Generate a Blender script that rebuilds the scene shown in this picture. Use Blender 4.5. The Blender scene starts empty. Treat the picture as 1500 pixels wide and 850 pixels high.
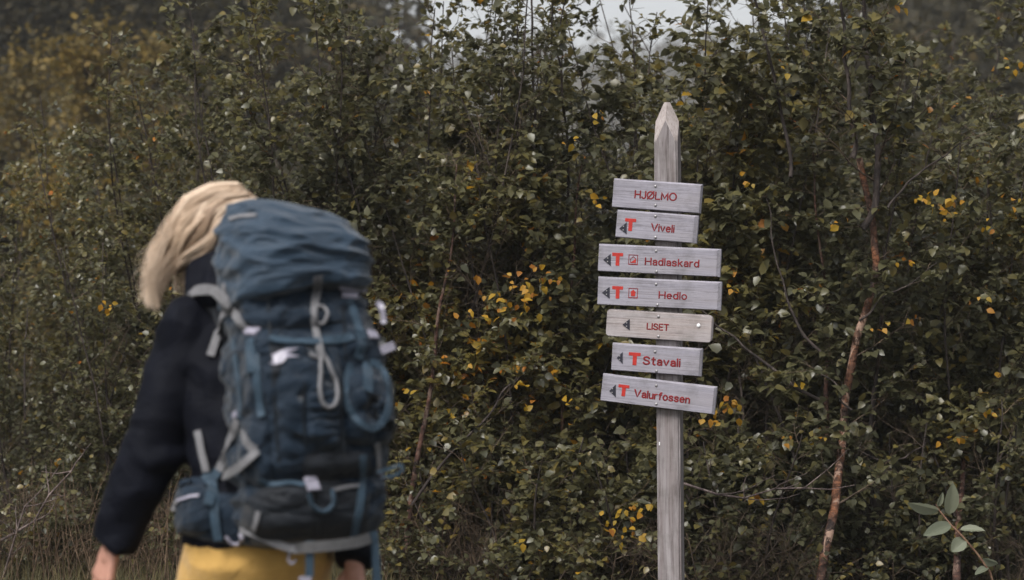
import bpy, bmesh, math, random
import numpy as np
from mathutils import Vector, Matrix, noise
from mathutils.bvhtree import BVHTree

R = math.radians
S = bpy.context.scene
COL = S.collection

# ------------------------------------------------------------------ camera
CAM_Z = 1.45
FPX = 70 / 36 * 1500                       # focal length in photo pixels
cd = bpy.data.cameras.new('camera')
cd.lens = 70; cd.sensor_width = 36; cd.clip_start = 0.1; cd.clip_end = 5000
cd.dof.use_dof = True; cd.dof.focus_distance = 8.6; cd.dof.aperture_fstop = 2.8
cam = bpy.data.objects.new('camera', cd); COL.objects.link(cam)
cam.location = (0, 0, CAM_Z); cam.rotation_euler = (R(90), 0, 0)
S.camera = cam

# ------------------------------------------------------------------ sky, sun, exposure
SUN_EL, SUN_AZ = 52, -150                  # azimuth measured clockwise from +Y (behind the camera, left)
w = bpy.data.worlds.new('World'); S.world = w; w.use_nodes = True
nt = w.node_tree; nt.nodes.clear()
sky = nt.nodes.new('ShaderNodeTexSky'); sky.sky_type = 'NISHITA'; sky.sun_disc = False
sky.sun_elevation = R(SUN_EL); sky.sun_rotation = R(SUN_AZ)
sky.air_density = 1.0; sky.dust_density = 4.0
hs = nt.nodes.new('ShaderNodeHueSaturation'); hs.inputs['Saturation'].default_value = 0.22
bg = nt.nodes.new('ShaderNodeBackground'); bg.inputs['Strength'].default_value = 0.10
wo = nt.nodes.new('ShaderNodeOutputWorld')
nt.links.new(sky.outputs[0], hs.inputs['Color']); nt.links.new(hs.outputs[0], bg.inputs[0]); nt.links.new(bg.outputs[0], wo.inputs[0])
sl = bpy.data.lights.new('sun', 'SUN'); sl.energy = 1.9; sl.angle = R(22); sl.color = (1, .96, .91)
sun = bpy.data.objects.new('sun', sl); COL.objects.link(sun)
az = R(SUN_AZ)
sd = Vector((math.sin(az) * math.cos(R(SUN_EL)), math.cos(az) * math.cos(R(SUN_EL)), math.sin(R(SUN_EL))))
sun.rotation_euler = (-sd).to_track_quat('-Z', 'Y').to_euler()
S.view_settings.view_transform = 'Standard'; S.view_settings.look = 'None'
S.view_settings.gamma = 1.0; S.view_settings.use_curve_mapping = False
S.view_settings.exposure = 0.9
S.render.engine = 'CYCLES'
S.cycles.use_denoising = True
S.cycles.max_bounces = 7; S.cycles.diffuse_bounces = 4; S.cycles.transmission_bounces = 3
S.cycles.volume_bounces = 2

# ------------------------------------------------------------------ helpers
def P(px, py, Y):
    return Vector(((px - 750) / FPX * Y, Y, CAM_Z - (py - 425) / FPX * Y))

def empty(name, loc, rot=(0, 0, 0), label=None, cat=None, group=None):
    o = bpy.data.objects.new(name, None); COL.objects.link(o)
    o.location = loc; o.rotation_euler = rot; o.empty_display_size = .1
    return tag(o, label, cat, group)

def tag(o, label=None, cat=None, group=None, kind=None):
    if label: o['label'] = label
    if cat: o['category'] = cat
    if group: o['group'] = group
    if kind: o['kind'] = kind
    return o

def link(name, me, m=None, parent=None, smooth=True):
    o = bpy.data.objects.new(name, me); COL.objects.link(o)
    if m is not None and not me.materials: me.materials.append(m)
    if parent is not None: o.parent = parent
    return o

def mesh_np(name, V, F, tint=None, smooth=False):
    """V (n,3) floats, F (m,k) ints of one polygon size"""
    V = np.asarray(V, dtype=np.float32); F = np.asarray(F, dtype=np.int32)
    me = bpy.data.meshes.new(name)
    k = F.shape[1]
    me.vertices.add(len(V)); me.vertices.foreach_set('co', V.ravel())
    me.loops.add(F.size); me.loops.foreach_set('vertex_index', F.ravel())
    me.polygons.add(len(F)); me.polygons.foreach_set('loop_start', np.arange(len(F), dtype=np.int32) * k)
    if smooth: me.polygons.foreach_set('use_smooth', np.ones(len(F), dtype=bool))
    if tint is not None:
        a = me.attributes.new('tint', 'FLOAT', 'POINT'); a.data.foreach_set('value', np.asarray(tint, dtype=np.float32))
    me.update(calc_edges=True)
    return me

def mesh_py(name, V, F, smooth=False):
    me = bpy.data.meshes.new(name)
    me.from_pydata([tuple(v) for v in V], [], F)
    if smooth: me.polygons.foreach_set('use_smooth', np.ones(len(me.polygons), dtype=bool))
    me.update()
    return me

def from_bm(name, bm, m, parent=None, smooth=False):
    me = bpy.data.meshes.new(name); bm.to_mesh(me); bm.free()
    if smooth: me.polygons.foreach_set('use_smooth', np.ones(len(me.polygons), dtype=bool))
    return link(name, me, m, parent)

# ------------------------------------------------------------------ materials
def new_mat(name, rough=.7, spec=.3):
    m = bpy.data.materials.new(name); m.use_nodes = True
    b = m.node_tree.nodes['Principled BSDF']
    b.inputs['Roughness'].default_value = rough; b.inputs['Specular IOR Level'].default_value = spec
    return m, m.node_tree, b

def ramp(nt, stops, fac=None, interp='LINEAR'):
    n = nt.nodes.new('ShaderNodeValToRGB'); n.color_ramp.interpolation = interp
    e = n.color_ramp.elements
    while len(e) < len(stops): e.new(0.5)
    for el, (p, c) in zip(e, stops): el.position = p; el.color = (*c, 1)
    if fac is not None: nt.links.new(fac, n.inputs[0])
    return n

def noise_tex(nt, scale=5, detail=4, rough=.55, stretch=(1, 1, 1), coord='Object', dist=0):
    tc = nt.nodes.new('ShaderNodeTexCoord'); mp = nt.nodes.new('ShaderNodeMapping')
    mp.inputs['Scale'].default_value = stretch
    n = nt.nodes.new('ShaderNodeTexNoise'); n.inputs['Scale'].default_value = scale
    n.inputs['Detail'].default_value = detail; n.inputs['Roughness'].default_value = rough; n.inputs['Distortion'].default_value = dist
    nt.links.new(tc.outputs[coord], mp.inputs[0]); nt.links.new(mp.outputs[0], n.inputs['Vector'])
    return n

def bump(nt, b, fac, strength=.3, dist=.01):
    n = nt.nodes.new('ShaderNodeBump'); n.inputs['Strength'].default_value = strength; n.inputs['Distance'].default_value = dist
    nt.links.new(fac, n.inputs['Height']); nt.links.new(n.outputs[0], b.inputs['Normal'])

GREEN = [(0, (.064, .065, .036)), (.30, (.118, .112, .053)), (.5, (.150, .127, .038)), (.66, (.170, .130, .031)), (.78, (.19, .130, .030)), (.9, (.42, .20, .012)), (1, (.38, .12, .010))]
OCHRE = [(0, (.07, .056, .020)), (.4, (.14, .104, .028)), (.7, (.21, .14, .03)), (1, (.27, .16, .03))]
DARKW = [(0, (.026, .024, .014)), (.6, (.055, .045, .020)), (1, (.12, .085, .028))]

def leaf_mat(name, stops, single=False, rough=.37):
    m, nt, b = new_mat(name, rough, .6 if rough < .4 else .35)
    if single:
        src = nt.nodes.new('ShaderNodeObjectInfo').outputs['Random']
    else:
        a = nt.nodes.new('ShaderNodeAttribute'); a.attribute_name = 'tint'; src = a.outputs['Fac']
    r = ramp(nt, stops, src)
    # the underside of a leaf is paler
    geo = nt.nodes.new('ShaderNodeNewGeometry')
    mx = nt.nodes.new('ShaderNodeMix'); mx.data_type = 'RGBA'; mx.blend_type = 'MIX'
    pale = nt.nodes.new('ShaderNodeMix'); pale.data_type = 'RGBA'; pale.inputs[0].default_value = .22
    pale.inputs[7].default_value = (.15, .145, .105, 1)
    nt.links.new(r.outputs[0], pale.inputs[6])
    nt.links.new(geo.outputs['Backfacing'], mx.inputs[0]); nt.links.new(r.outputs[0], mx.inputs[6]); nt.links.new(pale.outputs[2], mx.inputs[7])
    nt.links.new(mx.outputs[2], b.inputs['Base Color'])
    tr = nt.nodes.new('ShaderNodeBsdfTranslucent'); nt.links.new(r.outputs[0], tr.inputs[0])
    ms = nt.nodes.new('ShaderNodeMixShader'); ms.inputs[0].default_value = .45
    out = nt.nodes['Material Output']
    nt.links.new(b.outputs[0], ms.inputs[1]); nt.links.new(tr.outputs[0], ms.inputs[2]); nt.links.new(ms.outputs[0], out.inputs[0])
    return m

M_LEAF = leaf_mat('leaf_green', GREEN)
M_LEAF1 = leaf_mat('leaf_green_single', [(0, (.064, .066, .040)), (.45, (.118, .115, .060)), (.8, (.150, .127, .040)), (1, (.18, .13, .03))], True)
M_YEL = leaf_mat('leaf_yellow', [(0, (.26, .18, .020)), (.45, (.40, .235, .020)), (.8, (.38, .185, .018)), (1, (.26, .10, .014))], True, .55)
M_OCH = leaf_mat('leaf_ochre', OCHRE, rough=.6)
M_DARK = leaf_mat('leaf_dark_wood', DARKW, rough=.7)
M_WILLOW = leaf_mat('leaf_willow', [(0, (.17, .19, .135)), (1, (.25, .265, .185))], True, .5)

def bark_mat(name, c0, c1, c2):
    m, nt, b = new_mat(name, .8, .25)
    n = noise_tex(nt, 38, 6, .65, (1, 1, .45))
    r = ramp(nt, [(.36, c0), (.52, c1), (.66, c2)], n.outputs[0]); nt.links.new(r.outputs[0], b.inputs['Base Color'])
    n2 = noise_tex(nt, 60, 4, .6, (1, 1, 2.5)); bump(nt, b, n2.outputs[0], .7, .006)
    return m
M_BARK = bark_mat('bark_dark', (.022, .018, .017), (.040, .031, .028), (.085, .068, .06))
def peel_mat(name, dark, mid, warm, pale):
    m, nt, b = new_mat(name, .75, .25)
    n1 = noise_tex(nt, 9, 5, .7, (1, 1, .8), dist=.8); n2 = noise_tex(nt, 46, 5, .65, (.7, .7, 1.6), dist=.5); n3 = noise_tex(nt, 16, 5, .7, (1, 1, .45), dist=1)
    r1 = ramp(nt, [(.38, dark), (.48, mid), (.60, warm)], n1.outputs[0])
    r2 = ramp(nt, [(.40, (.25, .25, .25)), (.58, (1, 1, 1))], n2.outputs[0])
    mu = nt.nodes.new('ShaderNodeMix'); mu.data_type = 'RGBA'; mu.blend_type = 'MULTIPLY'; mu.inputs[0].default_value = 1
    nt.links.new(r1.outputs[0], mu.inputs[6]); nt.links.new(r2.outputs[0], mu.inputs[7])
    r3 = ramp(nt, [(.54, (0, 0, 0)), (.60, (1, 1, 1))], n3.outputs[0])
    mx = nt.nodes.new('ShaderNodeMix'); mx.data_type = 'RGBA'; mx.inputs[7].default_value = (*pale, 1)
    nt.links.new(r3.outputs[0], mx.inputs[0]); nt.links.new(mu.outputs[2], mx.inputs[6]); nt.links.new(mx.outputs[2], b.inputs['Base Color'])
    bump(nt, b, n2.outputs[0], .9, .01)
    return m
M_BARK_RED = peel_mat('bark_reddish', (.022, .014, .012), (.07, .035, .027), (.12, .058, .040), (.14, .095, .075))
M_BARK_BIRCH = peel_mat('bark_birch', (.030, .020, .018), (.10, .052, .036), (.24, .10, .05), (.30, .20, .15))
M_TWIG = bark_mat('bark_twig', (.035, .026, .02), (.07, .05, .036), (.15, .11, .07))
M_SHOOT = bark_mat('bark_shoot', (.14, .075, .05), (.22, .125, .085), (.30, .20, .12))
M_DEAD = bark_mat('bark_dead', (.06, .045, .045), (.12, .09, .085), (.25, .2, .18))

def ground_mat():
    m, nt, b = new_mat('grassy_soil', .95, .1)
    n = noise_tex(nt, .9, 8, .65); r = ramp(nt, [(.35, (.022, .018, .013)), (.5, (.038, .034, .018)), (.65, (.065, .052, .024))], n.outputs[0])
    nt.links.new(r.outputs[0], b.inputs['Base Color']); n2 = noise_tex(nt, 12, 6, .6); bump(nt, b, n2.outputs[0], .8, .08)
    return m
M_GROUND = ground_mat()

def wood_mat(name, axis, light, mid, dark, warm, sc=5, dist=.6):
    m, nt, b = new_mat(name, .75, .3)
    st = [28, 28, 28]; st[axis] = 1.2
    st2 = [9, 9, 9]; st2[axis] = .8
    n1 = noise_tex(nt, sc, 6, .65, st, dist=dist); n2 = noise_tex(nt, 1.6, 4, .5, st2, dist=1.2)
    info = nt.nodes.new('ShaderNodeObjectInfo')
    r1 = ramp(nt, [(.28, dark), (.44, mid), (.62, light)], n1.outputs[0])
    r2 = ramp(nt, [(.42, (0, 0, 0)), (.66, (1, 1, 1))], n2.outputs[0])
    mx = nt.nodes.new('ShaderNodeMix'); mx.data_type = 'RGBA'; mx.inputs[7].default_value = (*warm, 1)
    ml = nt.nodes.new('ShaderNodeMath'); ml.operation = 'MULTIPLY'; ml.inputs[1].default_value = .55
    nt.links.new(r2.outputs[0], ml.inputs[0]); nt.links.new(ml.outputs[0], mx.inputs[0]); nt.links.new(r1.outputs[0], mx.inputs[6])
    nt.links.new(mx.outputs[2], b.inputs['Base Color'])
    st3 = [70, 70, 70]; st3[axis] = 1.6
    n3 = noise_tex(nt, 2.2, 5, .7, st3, dist=.3); n4 = noise_tex(nt, 7, 5, .7)
    r3 = ramp(nt, [(.60, (1, 1, 1)), (.70, (.45, .42, .42))], n3.outputs[0]); r4 = ramp(nt, [(.35, (.72, .72, .70)), (.55, (1, 1, 1))], n4.outputs[0])
    m1 = nt.nodes.new('ShaderNodeMix'); m1.data_type = 'RGBA'; m1.blend_type = 'MULTIPLY'; m1.inputs[0].default_value = 1
    m2 = nt.nodes.new('ShaderNodeMix'); m2.data_type = 'RGBA'; m2.blend_type = 'MULTIPLY'; m2.inputs[0].default_value = 1
    nt.links.new(mx.outputs[2], m1.inputs[6]); nt.links.new(r3.outputs[0], m1.inputs[7]); nt.links.new(m1.outputs[2], m2.inputs[6]); nt.links.new(r4.outputs[0], m2.inputs[7])
    nt.links.new(m2.outputs[2], b.inputs['Base Color'])
    bump(nt, b, n1.outputs[0], .45, .004)
    return m
M_BOARD = wood_mat('board_grey_wood', 0, (.295, .285, .332), (.247, .237, .278), (.135, .127, .146), (.242, .222, .232))
M_BOARD_WARM = wood_mat('board_warm_wood', 0, (.345, .32, .328), (.30, .27, .275), (.175, .145, .148), (.312, .252, .228))
M_POST = wood_mat('post_wood', 2, (.285, .262, .268), (.20, .178, .182), (.060, .047, .045), (.145, .115, .108), 2.0, 1.3)
M_POST_CUT = wood_mat('post_cut_wood', 2, (.40, .36, .35), (.34, .295, .285), (.20, .17, .16), (.30, .25, .23))

def flat_mat(name, c, rough=.6, spec=.3, metal=0, var=.25, scale=40):
    m, nt, b = new_mat(name, rough, spec); b.inputs['Metallic'].default_value = metal
    n = noise_tex(nt, scale, 4, .6)
    lo = tuple(x * (1 - var) for x in c); hi = tuple(min(1, x * (1 + var)) for x in c)
    r = ramp(nt, [(.3, lo), (.7, hi)], n.outputs[0]); nt.links.new(r.outputs[0], b.inputs['Base Color'])
    return m
M_RED = flat_mat('paint_red', (.36, .024, .018), .55, var=.2, scale=90)
M_LETTER = flat_mat('paint_dark_red', (.16, .008, .011), .6, var=.35, scale=70)
M_ARROW = flat_mat('arrow_dark_metal', (.018, .018, .028), .55, .3)
M_SCREW = flat_mat('screw_metal', (.30, .29, .30), .45, .5, .7)
M_BOLTW = flat_mat('bolt_white', (.75, .75, .77), .4)
M_SKIN = flat_mat('skin', (.42, .22, .165), .5, .35, var=.12, scale=18)

def cloth_mat(name, c, rough=.8, wr=.5, scale=9, var=.18, sheen=.2, stretch=(1, 1, 1)):
    m, nt, b = new_mat(name, rough, .25)
    b.inputs['Sheen Weight'].default_value = sheen
    n = noise_tex(nt, scale, 5, .55, stretch, dist=.8); n2 = noise_tex(nt, 420, 2, .5)
    lo = tuple(x * (1 - var) for x in c); hi = tuple(x * (1 + var) for x in c)
    r = ramp(nt, [(.3, lo), (.7, hi)], n.outputs[0]); nt.links.new(r.outputs[0], b.inputs['Base Color'])
    ad = nt.nodes.new('ShaderNodeMath'); ad.operation = 'MULTIPLY_ADD'; ad.inputs[1].default_value = .04
    nt.links.new(n2.outputs[0], ad.inputs[0]); nt.links.new(n.outputs[0], ad.inputs[2])
    bump(nt, b, ad.outputs[0], wr, .03)
    return m
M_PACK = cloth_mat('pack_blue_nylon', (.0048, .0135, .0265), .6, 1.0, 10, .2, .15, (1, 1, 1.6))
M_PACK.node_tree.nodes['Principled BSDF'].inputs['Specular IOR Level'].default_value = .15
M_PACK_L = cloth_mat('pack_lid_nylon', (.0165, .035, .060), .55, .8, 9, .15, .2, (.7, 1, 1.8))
M_PACK_D = cloth_mat('pack_dark_panel', (.0060, .0085, .013), .7, .45, 12, .2, .1)
M_WEB = cloth_mat('webbing_blue', (.024, .046, .070), .6, .2, 60, .2, .1)
M_WEB_G = cloth_mat('webbing_grey', (.15, .15, .16), .65, .2, 60, .15, .1)
M_WEB_D = cloth_mat('webbing_dark_grey', (.07, .07, .073), .65, .2, 60, .15, .1)
M_SEAM = cloth_mat('seam_dark', (.006, .009, .013), .7, .2, 60, .15, .0)
M_BUCKLE = flat_mat('buckle_pale', (.28, .27, .33), .4, .45, var=.1)
M_JACKET = cloth_mat('jacket_black', (.0028, .0036, .0075), .72, .8, 7, .2, .0)
M_JACKET.node_tree.nodes['Principled BSDF'].inputs['Specular IOR Level'].default_value = .11
M_TROUSER = cloth_mat('trousers_ochre', (.50, .30, .085), .8, .5, 8, .12, .2)
M_BOOT = cloth_mat('boot_brown', (.05, .035, .025), .7, .3, 20)
M_SOLE = flat_mat('boot_sole', (.02, .02, .02), .8)
def hair_mat():
    m, nt, b = new_mat('hair_blonde', .42, .4)
    a = nt.nodes.new('ShaderNodeAttribute'); a.attribute_name = 'tint'
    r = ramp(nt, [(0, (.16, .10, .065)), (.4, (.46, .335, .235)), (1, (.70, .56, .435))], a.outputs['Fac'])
    nt.links.new(r.outputs[0], b.inputs['Base Color'])
    return m
M_HAIR = hair_mat()

# ------------------------------------------------------------------ the ground and hills (one sheet to the horizon)
def sstep(a, b, x):
    t = np.clip((x - a) / (b - a), 0, 1); return t * t * (3 - 2 * t)
def ground_h(x, y):
    x = np.asarray(x, float); y = np.asarray(y, float)
    yy = np.maximum(y, 1)
    q = x / yy
    side = sstep(.015, -.19, q) + .9 * sstep(.10, .26, q)
    h = side * sstep(16, 130, y) * 36 + side * sstep(100, 500, y) * 44
    far = sstep(230, 620, y) * (58 + 12 * np.sin(x * .011 + 1) + 7 * np.sin(x * .027) + 4 * np.sin(x * .06 + 2))
    h = np.maximum(h, far * .95)
    return h + .04 * np.sin(x * 2.1) * np.sin(y * 1.7) * (y > 10.5)
xs = np.concatenate([-np.geomspace(700, 12, 45), np.linspace(-11, 11, 45), np.geomspace(12, 700, 45)])
ys = np.concatenate([np.linspace(-60, 8, 14), np.linspace(9, 30, 40), np.geomspace(31, 800, 60)])
gx, gy = np.meshgrid(xs, ys)
gv = np.stack([gx, gy, ground_h(gx, gy)], -1).reshape(-1, 3)
nx, ny = len(xs), len(ys)
ii = (np.arange(ny - 1)[:, None] * nx + np.arange(nx - 1)[None]).ravel()
gf = np.stack([ii, ii + 1, ii + 1 + nx, ii + nx], -1)
tag(link('ground', mesh_np('ground', gv, gf, smooth=True), M_GROUND), kind='structure')

# ------------------------------------------------------------------ plants
def tube_np(pts, rad, sides, ref=None):
    pts = np.asarray(pts, float); n = len(pts)
    rad = np.asarray(rad, float)
    T = np.gradient(pts, axis=0); T /= np.linalg.norm(T, axis=1)[:, None] + 1e-9
    if ref is None: ref = np.array([0, 1, 0]) if abs(T[0, 2]) > .8 else np.array([0, 0, 1])
    A = np.cross(T, ref); A /= np.linalg.norm(A, axis=1)[:, None] + 1e-9
    B = np.cross(T, A)
    th = np.arange(sides) / sides * 2 * math.pi
    V = pts[:, None] + rad[:, None, None] * (np.cos(th)[None, :, None] * A[:, None] + np.sin(th)[None, :, None] * B[:, None])
    i = np.arange(n - 1)[:, None] * sides; j = np.arange(sides)[None]; k = (j + 1) % sides
    F = np.stack([i + j, i + k, i + k + sides, i + j + sides], -1).reshape(-1, 4)
    return V.reshape(-1, 3), F

class Tubes:
    def __init__(s): s.V = []; s.F = []; s.n = 0
    def add(s, pts, rad, sides=4, ref=None):
        v, f = tube_np(pts, rad, sides, ref); s.V.append(v); s.F.append(f + s.n); s.n += len(v)
    def mesh(s, name, org):
        return mesh_np(name, np.concatenate(s.V) - np.asarray(org), np.concatenate(s.F), smooth=True)

# leaf template: x across, y along, z up; folded on the midrib and drooping to a tip
LEAF_V = np.array([(0, 0, 0), (0, .5, .03), (0, 1, -.10), (-.35, .28, .10), (-.27, .64, .06), (.35, .28, .10), (.27, .64, .06)])
LEAF_F = np.array([(0, 1, 3), (3, 1, 4), (4, 1, 2), (0, 5, 1), (5, 6, 1), (6, 2, 1)])
LEAF4_V = np.array([(0, 0, 0), (0, 1, -.06), (-.38, .42, .09), (.38, .42, .09)])
LEAF4_F = np.array([(0, 1, 2), (0, 3, 1)])

def unit(a): return a / (np.linalg.norm(a, axis=-1, keepdims=True) + 1e-9)

def leaf_frames(pos, d, up, rng):
    d = unit(d); n = up - d * np.sum(up * d, -1, keepdims=True); n = unit(n)
    wv = np.cross(d, n)
    return d, n, wv

def leaf_geo(pos, d, n, wv, size, tint, tmpl, faces, wid=1.0):
    V = pos[:, None] + size[:, None, None] * (wid * tmpl[None, :, 0, None] * wv[:, None] + tmpl[None, :, 1, None] * d[:, None] + tmpl[None, :, 2, None] * n[:, None])
    k = len(tmpl)
    F = (faces[None] + (np.arange(len(pos)) * k)[:, None, None]).reshape(-1, 3)
    return V.reshape(-1, 3), F, np.repeat(tint, k)

def wander(rng, p0, d0, L, n, curl=.12, up=.05):
    pts = [np.array(p0, float)]; d = unit(np.array(d0, float))
    for _ in range(n):
        pts.append(pts[-1] + d * L / n)
        d = unit(d + rng.normal(0, curl, 3) + np.array([0, 0, up]))
    return np.array(pts)

class Plant:
    def __init__(s, seed):
        s.rng = np.random.default_rng(seed); s.br = Tubes(); s.pos = []; s.dir = []; s.w = []
        s.stems = []; s.visible_branches = []
    def branch_off(s, pts, r0, step=.10, lb=.75, bare=.07, twig=.033, leafstep=.0115, dens=None, reach=1.0, tipshrink=.65):
        rng = s.rng
        seg = np.linalg.norm(np.diff(pts, axis=0), axis=1); cum = np.concatenate([[0], np.cumsum(seg)]); L = cum[-1]
        t = bare * L; ang = rng.uniform(0, 6.28)
        while t < L:
            f = t / L
            p = np.array([np.interp(t, cum, pts[:, k]) for k in range(3)])
            k = min(np.searchsorted(cum, t), len(pts) - 1); T = unit(pts[k] - pts[k - 1])
            ang += 2.4 + rng.normal(0, .5)
            el = R(rng.uniform(18, 52))
            rad = np.array([math.cos(ang), math.sin(ang), 0])
            d = unit(rad * math.cos(el) + T * math.sin(el) + np.array([0, 0, .1]))
            keep = 1 if dens is None else dens(p)
            bl = lb * ((1 - f) ** tipshrink) * rng.uniform(.45, 1.1) + .10
            if rng.random() < keep:
                b = wander(rng, p, d, bl, 6, .13, .07)
                rr = max(.0022, r0 * (1 - .8 * f) * .38)
                s.br.add(b, np.linspace(rr, .0012, 7), 4)
                s.twigs(b, bl, twig, leafstep)
            t += step * rng.uniform(.6, 1.4)
    def twigs(s, b, bl, twig, leafstep):
        rng = s.rng
        side = 1; u = .12 * bl
        while u < bl:
            f = u / bl * (len(b) - 1); i = min(int(f), len(b) - 2); p = b[i] + (b[i + 1] - b[i]) * (f - i)
            T = unit(b[i + 1] - b[i]); lat = np.cross(T, [0, 0, 1.0]); lat = unit(lat)
            side = -side
            d = unit(T * .7 + lat * side * rng.uniform(.4, 1) + rng.normal(0, .35, 3) + [0, 0, .08])
            tl = rng.uniform(.05, .21) * (1.1 - .5 * u / bl)
            tw = np.array([p, p + d * tl * .5, p + unit(d + rng.normal(0, .2, 3)) * tl])
            s.br.add(tw, [.0016, .0012, .0008], 3)
            n = max(2, int(tl / leafstep))
            q = np.linspace(.25, 1.0, n)
            lp = p + (tw[2] - p) * q[:, None]
            ls = np.where(np.arange(n) % 2 == 0, 1, -1)[:, None] * lat
            ld = unit(d * .6 + ls * .75 + rng.normal(0, .45, (n, 3)) + [0, 0, -.35])
            s.pos.append(lp); s.dir.append(ld)
            u += twig * rng.uniform(.6, 1.4)
        tip = b[-1] - b[-2]
        s.pos.append(b[-1][None]); s.dir.append(unit(tip)[None])
    def arrays(s):
        return np.concatenate(s.pos), np.concatenate(s.dir)

ALL = []      # plants waiting for the visibility pass
def finish(plant, name, label, cat, group, base, leaf, leaf_sd=.28, tint=(.28, .17), yellow=.006, six=True, m=None, bark=M_TWIG, wid=1.0, singles=0, noise_s=1.3, clump=0):
    rng = plant.rng
    pos, d = plant.arrays()
    if clump:      # leaves gather in tufts with gaps between them
        c = np.array([noise.noise(Vector(p) * 2.9) + .45 * noise.noise(Vector(p) * 6.5 + Vector((5, 2, 9))) for p in pos])
        k = c + rng.normal(0, .12, len(pos)) > -clump; pos, d = pos[k], d[k]
    n = len(pos)
    up = np.array([0, -.15, 1.0]) + rng.normal(0, .42, (n, 3))
    d, nn, wv = leaf_frames(pos, d, up, rng)
    size = .94 * leaf * np.clip(np.exp(rng.normal(0, leaf_sd, n)), .5, 1.4)
    off = np.array([noise.noise(Vector(p) * noise_s) for p in pos])
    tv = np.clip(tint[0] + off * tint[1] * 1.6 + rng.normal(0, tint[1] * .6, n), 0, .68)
    yl = rng.random(n) < yellow * np.clip(1 + 4 * off, .1, 4)
    tv[yl] = rng.uniform(.82, 1, yl.sum())
    root = empty(name, base, (0, 0, 0), label, cat, group)
    for pts, rad, bm_ in plant.stems:
        t = Tubes(); t.add(pts, rad, 10)
        link('trunk', t.mesh('trunk', base), bm_, root)
    for pts, rad, bm_ in plant.visible_branches:
        t = Tubes(); t.add(pts, rad, 8)
        link('branch', t.mesh('branch', base), bm_, root)
    if plant.br.n:
        tag(link('twigs', plant.br.mesh('twigs', base), bark, root), kind='stuff')
    ALL.append(dict(root=root, base=np.array(base), pos=pos, d=d, n=nn, w=wv, size=size, tint=tv, six=six, m=m or M_LEAF, wid=wid, singles=singles, rng=rng))
    return root

LEAF_MESH = None
def leaf_objects():
    """split each plant's leaves: the ones that show largest become leaf parts, the rest one crown"""
    global LEAF_MESH
    me_g = mesh_np('leaf', LEAF_V, LEAF_F); me_g.materials.append(M_LEAF1)
    me_y = mesh_np('leaf', LEAF_V, LEAF_F); me_y.materials.append(M_YEL)
    LEAF_MESH = (me_g, me_y)
    cell = {}
    for k, a in enumerate(ALL):
        c = a['pos'] + a['d'] * a['size'][:, None] * .5
        px = 750 + c[:, 0] / c[:, 1] * FPX; py = 425 - (c[:, 2] - CAM_Z) / c[:, 1] * FPX
        a['px'] = px; a['py'] = py
        for i in np.nonzero((px > 0) & (px < 1500) & (py > 0) & (py < 850))[0]:
            key = (int(px[i] // 9), int(py[i] // 9))
            if key not in cell or cell[key][0] > c[i, 1]: cell[key] = (c[i, 1], k, i)
    vis = {}
    for y, k, i in cell.values(): vis.setdefault(k, []).append(i)
    for k, a in enumerate(ALL):
        mask = np.ones(len(a['pos']), bool)
        if a['singles']:
            v = np.array(sorted(vis.get(k, [])), dtype=int)
            hidden = (a['px'][v] > 330) & (a['px'][v] < 560) & (a['py'][v] > 320) & (a['py'][v] < 800)
            v = v[~hidden]
            facing = np.abs(a['n'][v][:, 1]) * a['size'][v] * (1 + 2 * (a['tint'][v] > .8))
            v = v[np.argsort(-facing)][:a['singles']]
            mask[v] = False
            b = Vector(a['base'])
            for i in v:
                o = bpy.data.objects.new('leaf', me_y if a['tint'][i] > .8 else me_g); COL.objects.link(o); o.parent = a['root']
                s = float(a['size'][i])
                M = Matrix((a['w'][i] * s * a['wid'], a['d'][i] * s, a['n'][i] * s)).transposed().to_4x4()
                M.translation = Vector(a['pos'][i]) - b
                o.matrix_local = M
        t, f = (LEAF_V, LEAF_F) if a['six'] else (LEAF4_V, LEAF4_F)
        V, F, T = leaf_geo(a['pos'][mask] - a['base'], a['d'][mask], a['n'][mask], a['w'][mask], a['size'][mask], a['tint'][mask], t, f, a['wid'])
        tag(link('crown', mesh_np('crown', V, F, T), a['m'], a['root']), kind='stuff')

def xw(px, Y): return (px - 750) / FPX * Y
def zt(py, Y): return CAM_Z - (py - 425) / FPX * Y

def shrub(seed, px, Y, top, nst, spread, name, label, leaf=.042, r=.0095, step=.10, lb=.7, bark=M_BARK, dens=None, extra=None, cat='shrub', group='shrubs of the thicket behind the signpost', **kw):
    pl = Plant(seed); rng = pl.rng
    base = (xw(px, Y), Y, float(ground_h(xw(px, Y), Y)))
    H = zt(top, Y) - base[2]
    gk = {k: kw.pop(k) for k in ('twig', 'leafstep', 'bare', 'tipshrink') if k in kw}
    for i in range(nst):
        a = 6.28 * i / nst + rng.uniform(-.5, .5)
        d = unit(np.array([math.cos(a) * spread, math.sin(a) * spread * .6, 1.0]))
        h = H * rng.uniform(.82, 1.03)
        p0 = np.array(base) + [math.cos(a) * .07, math.sin(a) * .07, -.05]
        pts = wander(rng, p0, d, h, 14, .055, .035)
        rr = r * rng.uniform(.7, 1.15)
        pl.stems.append((pts, np.linspace(rr, .003, 15), bark))
        pl.branch_off(pts, rr, step, lb, dens=dens, **gk)
    for e in (extra or []): e(pl)
    return finish(pl, name, label, cat, group, base, leaf, **kw)

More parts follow.
